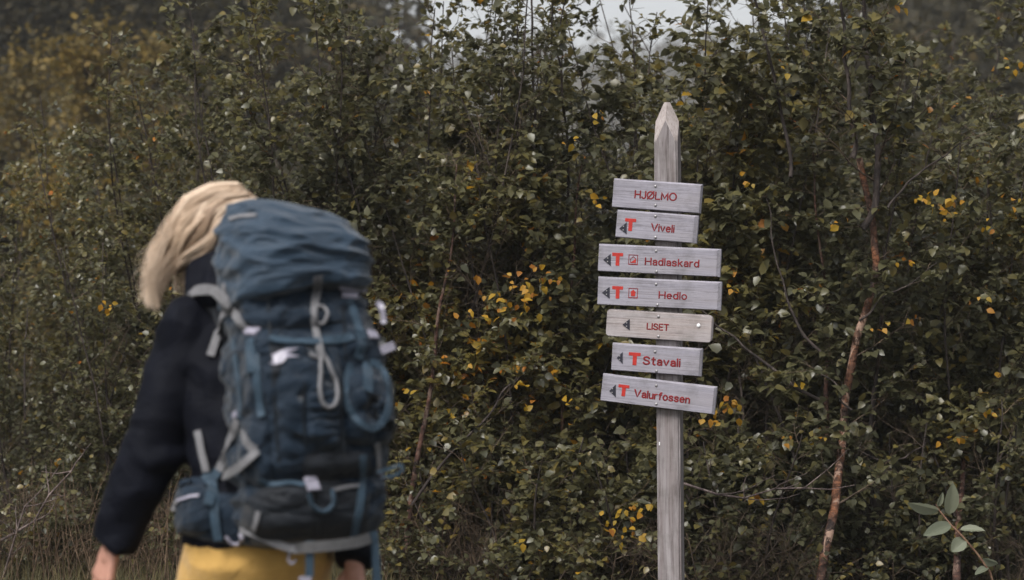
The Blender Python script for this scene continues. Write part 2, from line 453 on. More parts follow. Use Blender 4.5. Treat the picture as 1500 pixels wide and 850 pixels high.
def path_px(pts, Y, r0, r1, bark, grow=True, trunk=True, n=26, **gk):
    """a stem that follows its photographed course, at depth Y (a number or one per point)"""
    def f(pl):
        q = np.array([P(p[0], p[1], p[2] if len(p) > 2 else Y) for p in pts])
        t = np.linspace(0, 1, len(q)); tt = np.linspace(0, 1, n)
        s = np.stack([np.interp(tt, t, q[:, k]) for k in range(3)], -1)
        for _ in range(1): s[1:-1] = (s[:-2] + 2 * s[1:-1] + s[2:]) / 4
        jt = pl.rng.normal(0, .016, (n, 3)) * [1, 1, 0]
        for _ in range(4): jt[1:-1] = (jt[:-2] + 2 * jt[1:-1] + jt[2:]) / 4
        s += jt
        rad = np.linspace(r0, r1, n) * (1 + pl.rng.normal(0, .035, n))
        (pl.stems if trunk else pl.visible_branches).append((s, rad, bark))
        if grow: pl.branch_off(s, r0, **gk)
    return f

def gap_dens(p):
    """fewer branches where the sky shows between the tops"""
    px = 750 + p[0] / p[1] * FPX; py = 425 - (p[2] - CAM_Z) / p[1] * FPX
    if 705 < px < 1030 and py < 150: return 1 if py > 100 else .75 if py > 55 else .38
    return 1

# ---- the front of the thicket, left to right
T0 = dict(singles=150, clump=.13)
shrub(11, 30, 12.6, 225, 6, .34, 'birch_shrub', 'low small leaved shrub at the far left edge below the blurred trees', leaf=.036, tint=(.36, .2), lb=.6, **T0)
shrub(12, 165, 12.2, 60, 6, .28, 'birch_shrub', 'shrub with thin upright shoots behind the left of the hiker', leaf=.034, tint=(.38, .2), lb=.6, **T0)
shrub(13, 300, 11.6, 15, 6, .26, 'birch_shrub', 'dense olive shrub rising above the blonde hair', leaf=.036, tint=(.32, .18), lb=.65, **T0)
shrub(14, 60, 11.0, 420, 6, .5, 'birch_shrub', 'dark low shrub left of the black sleeve', leaf=.032, tint=(.2, .14), lb=.55, **T0)
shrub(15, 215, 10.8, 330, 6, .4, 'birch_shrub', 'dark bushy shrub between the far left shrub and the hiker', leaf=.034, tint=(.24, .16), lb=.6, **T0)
shrub(16, 440, 10.6, -70, 6, .2, 'birch_shrub', 'tall dense shrub above the top of the backpack', leaf=.043, tint=(.26, .17), lb=.72, **T0)
shrub(17, 600, 10.3, -110, 7, .2, 'birch_shrub', 'tall shrub with reddish leaning trunk right of the backpack', leaf=.044, tint=(.27, .17), lb=.68, dens=gap_dens,
      extra=[path_px([(594, 860), (596, 790), (606, 700), (622, 630), (636, 540), (644, 470), (655, 400), (668, 320), (672, 240)], 9.9, .018, .003, M_BARK_RED, bare=.45, lb=.5),
             path_px([(600, 745), (650, 680), (700, 622), (742, 570), (785, 535)], 9.75, .008, .004, M_BARK, trunk=False, bare=.4, lb=.3)], **T0)
shrub(28, 650, 10.9, -110, 9, .13, 'birch_shrub', 'tall shrub reaching the top of the picture left of the misty gap', leaf=.043, tint=(.32, .17), lb=.6, **T0)
shrub(27, 1125, 11.2, -130, 10, .13, 'birch_shrub', 'tall leafy shrub closing the sky at the right of the misty gap', leaf=.050, tint=(.3, .17), lb=.6, dens=gap_dens, **T0)
shrub(30, 868, 12.0, 105, 5, .16, 'birch_shrub', 'shrub standing below the misty gap behind the thin stemmed sapling', leaf=.044, tint=(.34, .17), lb=.5, **T0)
shrub(29, 690, 11.0, -30, 4, .16, 'birch_shrub', 'tall thin shrub against the pale sky left of the misty gap', leaf=.044, tint=(.34, .17), lb=.55, dens=gap_dens, **T0)
shrub(18, 740, 10.2, 175, 6, .32, 'birch_shrub', 'shrub with many yellow leaves between backpack and signpost', leaf=.046, tint=(.36, .18), yellow=.05, lb=.62, dens=gap_dens, **T0)
shrub(19, 850, 10.6, -20, 3, .12, 'birch_sapling', 'thin stemmed birch sapling with sky behind its top left of the post tip', leaf=.045, tint=(.34, .15), lb=.45, dens=gap_dens, cat='sapling',
      extra=[path_px([(832, 860), (826, 760), (822, 660), (828, 560), (834, 470), (838, 400), (846, 320), (850, 240)], 10.2, .016, .003, M_BARK_RED, bare=.4, lb=.5, dens=gap_dens),
             path_px([(790, 330), (784, 200), (783, 110), (780, 40), (776, -60)], 10.3, .008, .005, M_BARK, bare=.1, lb=.42, dens=gap_dens),
             path_px([(835, 330), (828, 200), (822, 130), (812, 60), (806, -40)], 10.5, .008, .004, M_BARK, bare=.1, lb=.42, dens=gap_dens)], **T0)
shrub(20, 960, 10.2, 30, 7, .3, 'birch_shrub', 'pale leaved shrub right behind the signpost', leaf=.050, tint=(.33, .17), lb=.65, dens=gap_dens, **T0)
shrub(21, 1085, 10.1, -60, 5, .2, 'birch_shrub', 'tall shrub with dark slanting branches just right of the sign boards', leaf=.055, tint=(.22, .15), lb=.72, dens=gap_dens,
      extra=[path_px([(1205, 590), (1165, 570), (1128, 540), (1090, 510), (1055, 482), (1030, 455)], 9.5, .010, .003, M_BARK, trunk=False, grow=False),
             path_px([(1192, 515), (1168, 475), (1148, 430), (1140, 395), (1132, 350), (1125, 290)], 9.6, .008, .002, M_BARK, trunk=False, grow=False),
             path_px([(1165, 260), (1150, 200), (1135, 110), (1115, 30), (1100, -40)], 9.8, .010, .005, M_BARK, trunk=False, bare=.3, lb=.4)], **T0)
shrub(22, 1235, 9.9, -60, 2, .2, 'birch_tree', 'crooked birch with peeling copper bark right of the signpost', leaf=.052, tint=(.2, .14), lb=.7, cat='tree',
      extra=[path_px([(1188, 890, 9.02), (1202, 840, 9.06), (1213, 785, 9.15), (1224, 725, 9.28), (1230, 680, 9.42), (1236, 615), (1243, 570), (1250, 525), (1257, 488), (1270, 452), (1283, 418), (1284, 380), (1282, 335), (1270, 282), (1256, 232)], 9.6, .0215, .016, M_BARK_BIRCH, bare=.22, lb=.42, step=.16, n=44),
             path_px([(1282, 335), (1284, 250), (1275, 150), (1268, 60), (1262, -60)], 9.55, .018, .009, M_BARK, trunk=False, bare=.1, lb=.7, n=26),
             path_px([(1256, 232), (1245, 160), (1235, 80), (1228, -30)], 9.5, .013, .007, M_BARK, trunk=False, bare=.1, lb=.6),
             path_px([(1238, 600), (1222, 560), (1196, 545), (1160, 548)], 9.5, .005, .002, M_BARK, trunk=False, bare=.6, lb=.2),
             path_px([(1262, 470), (1300, 430), (1330, 420), (1372, 385)], 9.5, .006, .002, M_BARK, trunk=False, bare=.4, lb=.25),
             path_px([(1300, 305), (1330, 270), (1370, 235), (1420, 200)], 9.3, .006, .003, M_BARK, trunk=False, bare=.5, lb=.25)], **T0)
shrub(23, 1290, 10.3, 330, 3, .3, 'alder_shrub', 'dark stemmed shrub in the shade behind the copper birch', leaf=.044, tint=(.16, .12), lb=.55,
      extra=[path_px([(1292, 860), (1285, 780), (1270, 700), (1276, 640), (1284, 560), (1290, 470), (1300, 360)], 9.9, .022, .004, M_BARK, bare=.6, lb=.5),
             path_px([(1205, 880), (1212, 700), (1210, 560), (1214, 500), (1206, 400), (1200, 300), (1196, 220)], 10.0, .016, .003, M_BARK_RED, bare=.5, lb=.5),
             path_px([(1250, 655), (1290, 676), (1330, 670), (1362, 640)], 9.6, .006, .003, M_BARK, trunk=False, grow=False)], **T0)
shrub(24, 1415, 10.2, 70, 5, .24, 'birch_shrub', 'bushy shrub with reddish trunk at the right edge', leaf=.050, tint=(.28, .17), lb=.7,
      extra=[path_px([(1398, 880, 9.3), (1402, 830, 9.35), (1406, 770, 9.5), (1411, 715, 9.8), (1416, 620, 10.1), (1420, 500, 10.3), (1424, 380, 10.4)], 9.6, .022, .005, M_BARK_RED, bare=.55, lb=.6)], **T0)
shrub(25, 1520, 10.6, 95, 4, .3, 'birch_shrub', 'yellowish shrub cut by the right edge of the picture', leaf=.044, tint=(.38, .18), yellow=.03, lb=.65, **T0)

shrub(31, 770, 11.6, 340, 5, .3, 'birch_shrub', 'yellowing shrub glowing behind the yellow leaves left of the signpost', leaf=.044, tint=(.58, .12), yellow=.16, lb=.55, **T0)
shrub(32, 770, 9.7, 600, 5, .5, 'birch_shrub', 'waist high leafy shrub below the yellow leaves', leaf=.042, tint=(.24, .16), lb=.42, **T0)
shrub(33, 1110, 9.5, 575, 5, .5, 'birch_shrub', 'waist high leafy shrub right of the lowest sign board', leaf=.044, tint=(.24, .16), lb=.42, **T0)
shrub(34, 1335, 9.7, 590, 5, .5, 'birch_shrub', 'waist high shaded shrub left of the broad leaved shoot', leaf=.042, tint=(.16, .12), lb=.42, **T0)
shrub(35, 1475, 9.7, 560, 4, .5, 'birch_shrub', 'waist high leafy shrub in the right corner behind the broad leaved shoot', leaf=.044, tint=(.24, .16), lb=.42, **T0)
shrub(36, 690, 9.9, 640, 5, .5, 'birch_shrub', 'waist high dark shrub between backpack and yellow leaves', leaf=.040, tint=(.18, .14), lb=.42, **T0)
shrub(37, 910, 9.7, 620, 4, .5, 'birch_shrub', 'waist high shrub just left of the bare post', leaf=.042, tint=(.28, .16), lb=.42, **T0)
for k_, (px_, top_) in enumerate([(-170, 240), (-420, 300), (1700, 60), (1900, 120)]):
    shrub(90 + k_, px_, 11.5, top_, 6, .3, 'birch_shrub', ['first', 'second'][k_ % 2] + ' shrub of the thicket beyond the ' + ('left' if k_ < 2 else 'right') + ' edge of the picture', leaf=.044, lb=.65, six=False)

# ---- the rows behind, which close the thicket
for i, (px, Y, top) in enumerate([(90, 14.5, 330), (330, 13.6, 60), (480, 13.2, 10), (620, 13.6, 70), (735, 13.4, 250), (870, 13.4, 120), (985, 13.4, 130), (1110, 12.8, 20), (1240, 12.6, -40), (1370, 12.8, 30), (1490, 13.0, 130)]):
    where = ['behind the low shrub at the far left', 'behind the blonde hair', 'behind the tall shrub over the backpack', 'behind the shrub with the leaning trunk', 'behind the yellow leaves', 'below the misty gap', 'behind the tip of the post',
             'deep behind the slanting branches', 'deep behind the copper birch', 'deep behind the reddish trunk at right', 'deep behind the right edge shrub'][i]
    shrub(40 + i, px, Y, top, 5, .3, 'birch_shrub', 'shaded shrub in the second row ' + where, leaf=.046, tint=(.3, .18), step=.11, lb=.75, six=False, dens=gap_dens, group='shaded shrubs of the second row')

# ---- low growth along the foot of the thicket
LOW = [(110, 10.4, 690), (330, 10.5, 700), (20, 10.1, 700), (240, 10.3, 770), (640, 9.8, 790), (720, 9.8, 765), (790, 9.5, 800), (880, 9.5, 770), (1040, 9.2, 750), (1110, 9.4, 740), (1165, 9.2, 805), (1290, 9.6, 800), (1380, 9.7, 795), (1470, 9.6, 780), (560, 10.0, 790)]
LOWL = ['behind the black sleeve in the lower left', 'in the shade between sleeve and backpack', 'at the left edge among dry grass', 'beside the left hand of the hiker', 'right of the backpack', 'under the yellow leaves', 'under the thin reddish trunk', 'just left of the post foot', 'just right of the post foot',
        'below the lowest sign board', 'in front of the foot of the copper birch', 'right of the copper birch foot', 'left of the broad leaved shoot', 'in the lower right corner', 'below the backpack']
for i, (px, Y, top) in enumerate(LOW):
    shrub(70 + i, px, Y, top, 5 + i % 3, .75, 'low_shrub', 'low grey green undergrowth shrub ' + LOWL[i], leaf=.035, r=.006, tint=(.26, .16), clump=.1, step=.055, lb=.32, bark=M_TWIG, twig=.05, leafstep=.02, wid=1.1, cat='undergrowth', group='low shrubs along the foot of the thicket', singles=60)

# ---- clusters of yellow leaves, each on a spray of its own in the thicket
def yellow_spray(pl, px, py, Y, n, spread):
    rng = pl.rng
    c = np.array(P(px, py, Y))
    b = wander(rng, c + [rng.uniform(-.2, .2), .35, -.15], np.array(c) - (c + [0, .35, -.15]), .42, 5, .05, 0)
    pl.br.add(b, np.linspace(.003, .001, 6), 4)
    return c + rng.normal(0, spread, (n, 3)) * [1, .6, .8]

# ---- broad leaved willow shoot at lower right
wl = empty('willow_shoot', P(1462, 880, 8.5), (0, 0, 0), 'pale broad leaved willow shoot with reddish stem at lower right', 'shoot')
wb = np.array(wl.location)
st = np.array([P(1462, 880, 8.5), P(1450, 838, 8.45), P(1432, 812, 8.42), P(1410, 786, 8.4), P(1392, 768, 8.4), P(1376, 748, 8.4), P(1371, 739, 8.4)])
t_ = Tubes(); t_.add(st, [.0055, .005, .0046, .0042, .0038, .003, .002], 8)
link('stem', t_.mesh('stem', wb), M_SHOOT, wl)
def broad_leaf(base, tip, wpx, tilt, curl=.06):
    b = np.array(P(*base)); t = np.array(P(*tip)); L = np.linalg.norm(t - b); d = (t - b) / L
    view = np.array([0, -1, 0.0]); n = unit(view - d * (view @ d)); wv = np.cross(d, n)
    ca, sa = math.cos(R(tilt)), math.sin(R(tilt)); n, wv = n * ca + wv * sa, wv * ca - n * sa
    W = wpx / FPX * 8.4 / 2
    V = []; F = []; nu = 12; nw = 3
    for i in range(nu + 1):
        u = i / nu; hw = W * (math.sin(math.pi * u ** .85) ** .75) if 0 < i < nu else W * .04
        for j in range(-nw, nw + 1):
            v = j / nw
            V.append(b + d * L * u + wv * hw * v + n * (.012 * abs(v) * hw / W - curl * L * u * u * .5 + .0012 * math.sin(u * 50 + abs(v) * 5) * abs(v)))
    m_ = 2 * nw + 1
    for i in range(nu):
        for j in range(m_ - 1):
            F.append((i * m_ + j, i * m_ + j + 1, (i + 1) * m_ + j + 1, (i + 1) * m_ + j))
    o = link('leaf', mesh_py('leaf', np.array(V) - wb, F, True), M_WILLOW, wl)
    # raised midrib
    tb = Tubes(); q = np.array([b + d * L * u + n * (-curl * L * u * u * .5 + .0008) for u in np.linspace(0, .95, 8)])
    tb.add(q, np.linspace(.0013, .0005, 8), 5)
    link('midrib', mesh_np('midrib', np.concatenate(tb.V) - wb, np.concatenate(tb.F), smooth=True), M_WILLOW, o)
broad_leaf((1390, 754, 8.4), (1396, 708, 8.36), 23, 12)
broad_leaf((1375, 748, 8.4), (1330, 738, 8.34), 22, -38)
broad_leaf((1373, 742, 8.4), (1381, 721, 8.38), 9, 10)
broad_leaf((1393, 768, 8.4), (1353, 784, 8.33), 20, 30)
broad_leaf((1406, 776, 8.4), (1443, 777, 8.36), 14, -52)
broad_leaf((1414, 790, 8.41), (1394, 808, 8.40), 22, 25)
broad_leaf((1440, 818, 8.43), (1462, 826, 8.43), 18, 45)
broad_leaf((1448, 832, 8.44), (1428, 842, 8.42), 12, 50)

# ---- single yellow and orange leaves the photograph shows in clusters
YEL = [(655, 606, 3, 9), (603, 573, 2, 6), (705, 409, 3, 8), (728, 462, 7, 14), (790, 412, 10, 22), (770, 400, 6, 20), (812, 415, 3, 8), (745, 435, 8, 20), (695, 538, 2, 6), (765, 567, 3, 8), (775, 590, 4, 9), (830, 590, 3, 8), (690, 465, 4, 12),
       (876, 294, 4, 9), (1175, 566, 2, 5), (1360, 293, 9, 12), (1390, 302, 12, 15), (1480, 300, 4, 12), (1330, 382, 4, 9), (1432, 440, 3, 8), (1452, 607, 2, 8), (1060, 600, 6, 14), (1040, 618, 5, 12), (1070, 590, 4, 9), (1150, 106, 2, 6), (1312, 10, 2, 5), (1490, 92, 4, 9),
       (150, 445, 3, 10), (160, 452, 2, 8), (485, 70, 1, 3), (920, 755, 10, 16), (925, 785, 6, 12), (890, 775, 3, 10), (940, 745, 3, 9), (1100, 265, 3, 10), (1290, 475, 4, 12), (772, 800, 3, 10), (1150, 645, 2, 6), (1225, 330, 3, 10), (520, 316, 1, 3), (1075, 424, 3, 6),
       (1445, 330, 3, 8), (575, 590, 2, 6), (1105, 730, 2, 6), (1200, 640, 2, 5), (1400, 645, 3, 10), (725, 430, 4, 14), (760, 445, 6, 20), (1340, 465, 3, 12), (840, 205, 3, 8), (870, 170, 3, 8)]
rgy = np.random.default_rng(99)
def yellow_leaves(roots):
    me_y = LEAF_MESH[1]
    for (px, py, n, sp) in YEL:
        n = int(n * 1.25 + .5)
        Y = 9.15 if px > 560 else 10.2
        c = P(px, py, Y)
        root = min(roots, key=lambda r: abs(r.location.x - c.x) + .3 * abs(r.location.y - c.y - .8))
        for _ in range(n):
            q = P(px + rgy.normal(0, sp * 1.05), py + rgy.normal(0, sp * .6), Y + rgy.normal(0, .12))
            d = unit(rgy.normal(0, .7, 3) + [0, -.2, -.6]); up = unit(np.array([0, -.8, .6]) + rgy.normal(0, .45, 3))
            d, nn, wv = leaf_frames(None, d[None], up[None], rgy); d, nn, wv = d[0], nn[0], wv[0]
            s = .038 * rgy.uniform(.55, 1.25)
            o = bpy.data.objects.new('leaf', me_y); COL.objects.link(o); o.parent = root
            M = Matrix((wv * s, d * s, nn * s)).transposed().to_4x4(); M.translation = q - root.location
            o.matrix_local = M

leaf_objects()
yellow_leaves([a['root'] for a in ALL if a['singles'] and a['root'].name.startswith(('birch', 'alder'))])
ALL.clear()

# ---- trees on the slopes beyond the thicket
def far_tree(seed, px, Y, top, wpx, m, label, name='birch_tree', nleaf=2600, leaf=.13):
    rng = np.random.default_rng(seed); pl = Plant(seed)
    x = xw(px, Y); g = float(ground_h(x, Y)); base = (x, Y, g - .2)
    H = zt(top, Y) - g; W = wpx / FPX * Y / 2
    pts = wander(rng, base, (0, 0, 1), H * .92, 10, .04, .03)
    pl.stems.append((pts, np.linspace(.03 + H * .012, .01, 11), M_BARK))
    nb = 26; P_ = []; D_ = []
    for i in range(nb):
        f = rng.uniform(.12, 1); k = f * 10; j = min(int(k), 9); p = pts[j] + (pts[j + 1] - pts[j]) * (k - j)
        a = rng.uniform(0, 6.28); L = W * (1.15 - .75 * f) * rng.uniform(.6, 1.15)
        b = wander(rng, p, (math.cos(a), math.sin(a), .5), L, 5, .12, .08)
        pl.br.add(b, np.linspace(.02, .006, 6), 4)
        n = nleaf // nb
        u = rng.uniform(.15, 1, n) * 5; jj = np.minimum(u.astype(int), 4)
        q = b[jj] + (b[jj + 1] - b[jj]) * (u - jj)[:, None] + rng.normal(0, .10 * W + .1, (n, 3)) * [1, 1, .8]
        P_.append(q); D_.append(unit(rng.normal(0, 1, (n, 3)) + [0, 0, -.3]))
    pl.pos = P_; pl.dir = D_
    return finish(pl, name, label, 'tree', 'blurred trees on the slopes beyond the thicket', base, leaf, tint=(.42, .3), yellow=0, six=False, m=m, bark=M_BARK, noise_s=.5)
far_tree(201, 20, 34, 25, 230, M_OCH, 'blurred ochre tree at the upper left edge')
far_tree(202, 110, 30, -20, 200, M_OCH, 'tall blurred yellow green tree near the upper left')
far_tree(203, 75, 24, 250, 220, M_OCH, 'rounded blurred olive tree below the upper left trees')
far_tree(204, -30, 26, 190, 180, M_DARK, 'dark blurred tree cut by the left edge')
far_tree(205, 215, 36, 40, 170, M_OCH, 'blurred olive tree behind the thin upright shoots')
far_tree(206, 740, 44, 108, 80, M_OCH, 'small blurred ochre tree in the gap left of the post')
far_tree(207, 700, 38, 165, 100, M_OCH, 'low blurred ochre tree beside the gap')
far_tree(208, 1020, 42, 50, 70, M_OCH, 'blurred ochre tree above the tip of the post')
far_tree(209, 1100, 34, 60, 160, M_OCH, 'blurred olive tree behind the shrub right of the boards')
far_tree(210, 1450, 30, 60, 190, M_DARK, 'dark blurred tree near the upper right corner')
far_tree(211, 330, 32, 30, 200, M_DARK, 'dark blurred tree behind the dense olive shrub')
far_tree(212, 560, 36, 60, 200, M_DARK, 'dark blurred tree behind the tall shrub over the backpack')
far_tree(213, 1300, 34, 10, 220, M_DARK, 'dark blurred tree behind the copper birch')
far_tree(214, 850, 46, 165, 130, M_DARK, 'low dark blurred tree below the misty gap')
leaf_objects(); ALL.clear()

# ---- the far-off wood on the hillsides: one mass of clumps
def far_wood():
    rng = np.random.default_rng(5); A = []; D = []; SZ = []
    for _ in range(1900):
        Y = rng.uniform(46, 70) if _ < 420 else rng.uniform(70, 240) if _ < 1250 else rng.uniform(240, 640); q = rng.uniform(-.45, .45)
        if _ < 420: q = rng.uniform(-.50, -.045) if _ % 3 else rng.uniform(.13, .45)
        x = q * Y
        g = float(ground_h(x, Y)); s = rng.uniform(1.4, 2.4) if Y < 70 else rng.uniform(2, 3.6) * (1 if Y < 240 else 1.6)
        if -.03 < q < .105 and Y < 240: s *= .45
        n = 260 if Y < 110 else (130 if Y < 240 else 60)
        p = rng.normal(0, 1, (n, 3)); p = unit(p) * rng.uniform(.6, 1.05, (n, 1)) * [s, s, s * 1.3]; p += [x, Y, g + s * .9]
        A.append(p); D.append(unit(rng.normal(0, 1, (n, 3)))); SZ.append(np.full(n, s * (.13 if Y < 110 else .2 if Y < 240 else .34)))
    A = np.concatenate(A); D = np.concatenate(D); SZ = np.concatenate(SZ); n = len(A)
    d, nn, wv = leaf_frames(A, D, np.array([0, -.4, 1]) + rng.normal(0, .7, (n, 3)), rng)
    V, F, T = leaf_geo(A, d, nn, wv, SZ, np.clip(rng.normal(.35, .25, n), 0, 1), LEAF4_V, LEAF4_F, 1.2)
    tag(link('distant_wood', mesh_np('distant_wood', V, F, T), M_DARK), 'dark far off wood covering the hillsides behind the thicket', 'wood', kind='stuff')
far_wood()

# ---- dry grass in the lower left
def grass():
    rng = np.random.default_rng(8); V = []; F = []; T = []; n = 0
    for i in range(7000):
        px = rng.uniform(-60, 620) if i < 5200 else rng.uniform(620, 1560); Y = rng.uniform(8.9, 11.2)
        x = xw(px, Y); h = rng.uniform(.05, .20) * (1.0 if px < 240 else .7)
        if 0: continue
        a = rng.uniform(0, 6.28); lean = rng.uniform(.1, .7) * h; wd = rng.uniform(.0012, .0028)
        dx, dy = math.cos(a) * lean, math.sin(a) * lean
        b = np.array([x, Y, -.01])
        for k, u in enumerate((0, .4, .75, 1)):
            c = b + [dx * u * u, dy * u * u, h * (u - .15 * u * u)]
            ww = wd * (1 - u * .9); V += [c + [ww, 0, 0], c - [ww, 0, 0]]
            if k: F.append((n + 2 * k - 2, n + 2 * k - 1, n + 2 * k + 1, n + 2 * k))
        T += [rng.uniform(0, 1)] * 8; n += 8
    me = mesh_np('dry_grass', np.array(V), np.array(F), np.array(T))
    m = leaf_mat('grass_dry', [(0, (.045, .042, .015)), (.5, (.10, .082, .026)), (1, (.19, .145, .055))], rough=.7)
    tag(link('grass', me, m), 'dry yellowish grass growing at the foot of the thicket', 'grass', kind='stuff')
grass()
def dead_stalks():
    rng = np.random.default_rng(77); t = Tubes()
    for i in range(420):
        px = rng.uniform(-40, 380) if i < 300 else rng.uniform(560, 780); Y = rng.uniform(9.6, 10.7)
        p = wander(rng, (xw(px, Y), Y, -.02), (rng.normal(0, .2), rng.normal(0, .2), 1), rng.uniform(.2, .62), 6, .07, .0)
        t.add(p, np.linspace(.0030, .0010, 7), 4)
        for k in range(2, 6):
            if rng.random() < .6: t.add(wander(rng, p[k], (rng.normal(0, 1), rng.normal(0, .6), .6), rng.uniform(.04, .16), 3, .2, 0), [.0016, .0014, .0012, .0007], 3)
    tag(link('weed_stalks', t.mesh('weed_stalks', (0, 0, 0)), M_DEADW), 'dead brown weed stalks standing at the foot of the thicket', 'weeds', kind='stuff')
M_DEADW = bark_mat('bark_weed', (.05, .032, .022), (.10, .066, .042), (.19, .13, .085))
dead_stalks()
def bare_branch(pts, label, r=.009):
    b = np.array(P(*pts[0])); root = empty('dead_branch', b, (0, 0, 0), label, 'branch')
    rng = np.random.default_rng(abs(int(pts[0][0] * 7 + 3)))
    q = np.array([P(*p) for p in pts]); t = Tubes(); t.add(q, np.linspace(r, .003, len(q)), 8)
    link('stem', t.mesh('stem', b), M_DEAD, root)
    for i in range(1, len(q)):
        for s in range(2):
            d = unit(q[i] - q[i - 1]) + rng.normal(0, .6, 3); tw = wander(rng, q[i], d, rng.uniform(.1, .3), 4, .15, .1)
            t = Tubes(); t.add(tw, np.linspace(r * .45, .0012, 5), 5); link('twig', t.mesh('twig', b), M_DEAD, root)
bare_branch([(-15, 800, 9.9), (20, 782, 9.85), (50, 764, 9.8), (72, 725, 9.8), (105, 690, 9.8)], 'bare reddish branch slanting up at the lower left edge')
bare_branch([(5, 845, 9.8), (14, 815, 9.75), (24, 780, 9.7), (36, 742, 9.7)], 'short pale dead stick standing in grass in the lower left corner', .007)
bare_branch([(1000, 708, 9.0), (1050, 724, 8.95), (1090, 730, 8.95), (1135, 716, 8.9), (1178, 715, 8.9)], 'thin bare branch reaching right from behind the post', .006)
# ------------------------------------------------------------------ the signpost
SY, SB = 8.3, R(14)
ex = Vector((math.cos(SB), -math.sin(SB), 0)); ey = Vector((math.sin(SB), math.cos(SB), 0))   # along the boards, into the post
S0 = Vector((xw(980, SY), SY, 0))
FRONT = -.05                                  # the post's front face in its own y
sign = empty('signpost', S0, (0, 0, -SB), 'weathered wooden signpost with pointed top and seven red lettered boards', 'signpost')
def on_plane(px, py, yloc):
    """where the line of sight through a photo pixel meets the plane y = yloc of the signpost"""
    d = Vector(((px - 750) / FPX, 1, -(py - 425) / FPX)); o = Vector((0, 0, CAM_Z))
    t = (yloc - (o - S0).dot(ey)) / d.dot(ey); h = o + d * t - S0
    return h.dot(ex), h.z

bm = bmesh.new()
bmesh.ops.create_cube(bm, size=1)
hw = .049; ztop = zt(150, SY)
for v in bm.verts:
    v.co = Vector((v.co.x * 2 * hw, v.co.y * 2 * hw, -.4 if v.co.z < 0 else ztop))
bmesh.ops.bevel(bm, geom=[e for e in bm.edges if abs(e.verts[0].co.z - e.verts[1].co.z) > 1], offset=.007, segments=2, affect='EDGES')
slope = .33
for sx, sy in ((1, 1), (1, -1), (-1, 1), (-1, -1)):
    no = Vector((sx, sy, slope * 2 ** .5)).normalized()
    r_ = bmesh.ops.bisect_plane(bm, geom=bm.verts[:] + bm.edges[:] + bm.faces[:], plane_co=Vector((sx * .006, sy * .006, ztop)), plane_no=no, clear_outer=True)
    eds = [e for e in r_['geom_cut'] if isinstance(e, bmesh.types.BMEdge)]
    if eds: bmesh.ops.edgenet_fill(bm, edges=eds)
bmesh.ops.recalc_face_normals(bm, faces=bm.faces)
for f in bm.faces:
    f.material_index = 1 if (f.normal.z > .12 and abs(f.normal.z) < .9) else 0
for v in bm.verts: v.co.x += -(v.co.z - 1.0) * .0090 + .003
post = from_bm('post', bm, M_POST, sign); post.data.materials.append(M_POST_CUT)

def board_mesh(L, H, T, cut, rnd):
    """front outline in x,z with bevelled front edges; y=0 is the face against the post, -T the front"""
    if rnd:
        c = .020; o = []
        for (cx, cz, a0) in ((L - c, H - c, 0), (c, H - c, 90), (c, c, 180), (L - c, c, 270)):
            for k in range(4): o.append((cx + c * math.cos(R(a0 + 30 * k)), cz + c * math.sin(R(a0 + 30 * k))))
    else:
        o = []
        for k in range(12): o.append((L - L * k / 12, H))
        o.append((0, H))
        for k in range(12): o.append((L * k / 12, 0))
        o.append((L, 0))
    n = len(o); V = []; F = []
    def ins(p, it, ib, il, ir):
        return (min(max(p[0], il), L - ir) if p[0] > il or True else p[0], min(max(p[1], ib), H - it))
    V += [(x, 0, z) for x, z in o]
    V += [(x, -T + .010, z) for x, z in o]
    fr = [ins(p, .007, .003, .002, cut) for p in o]
    V += [(x, -T, z) for x, z in fr]
    for i in range(n):
        j = (i + 1) % n
        F.append((i, j, n + j, n + i)); F.append((n + i, n + j, 2 * n + j, 2 * n + i))
    F.append(tuple(range(n))[::-1]); F.append(tuple(range(2 * n, 3 * n)))
    return V, F

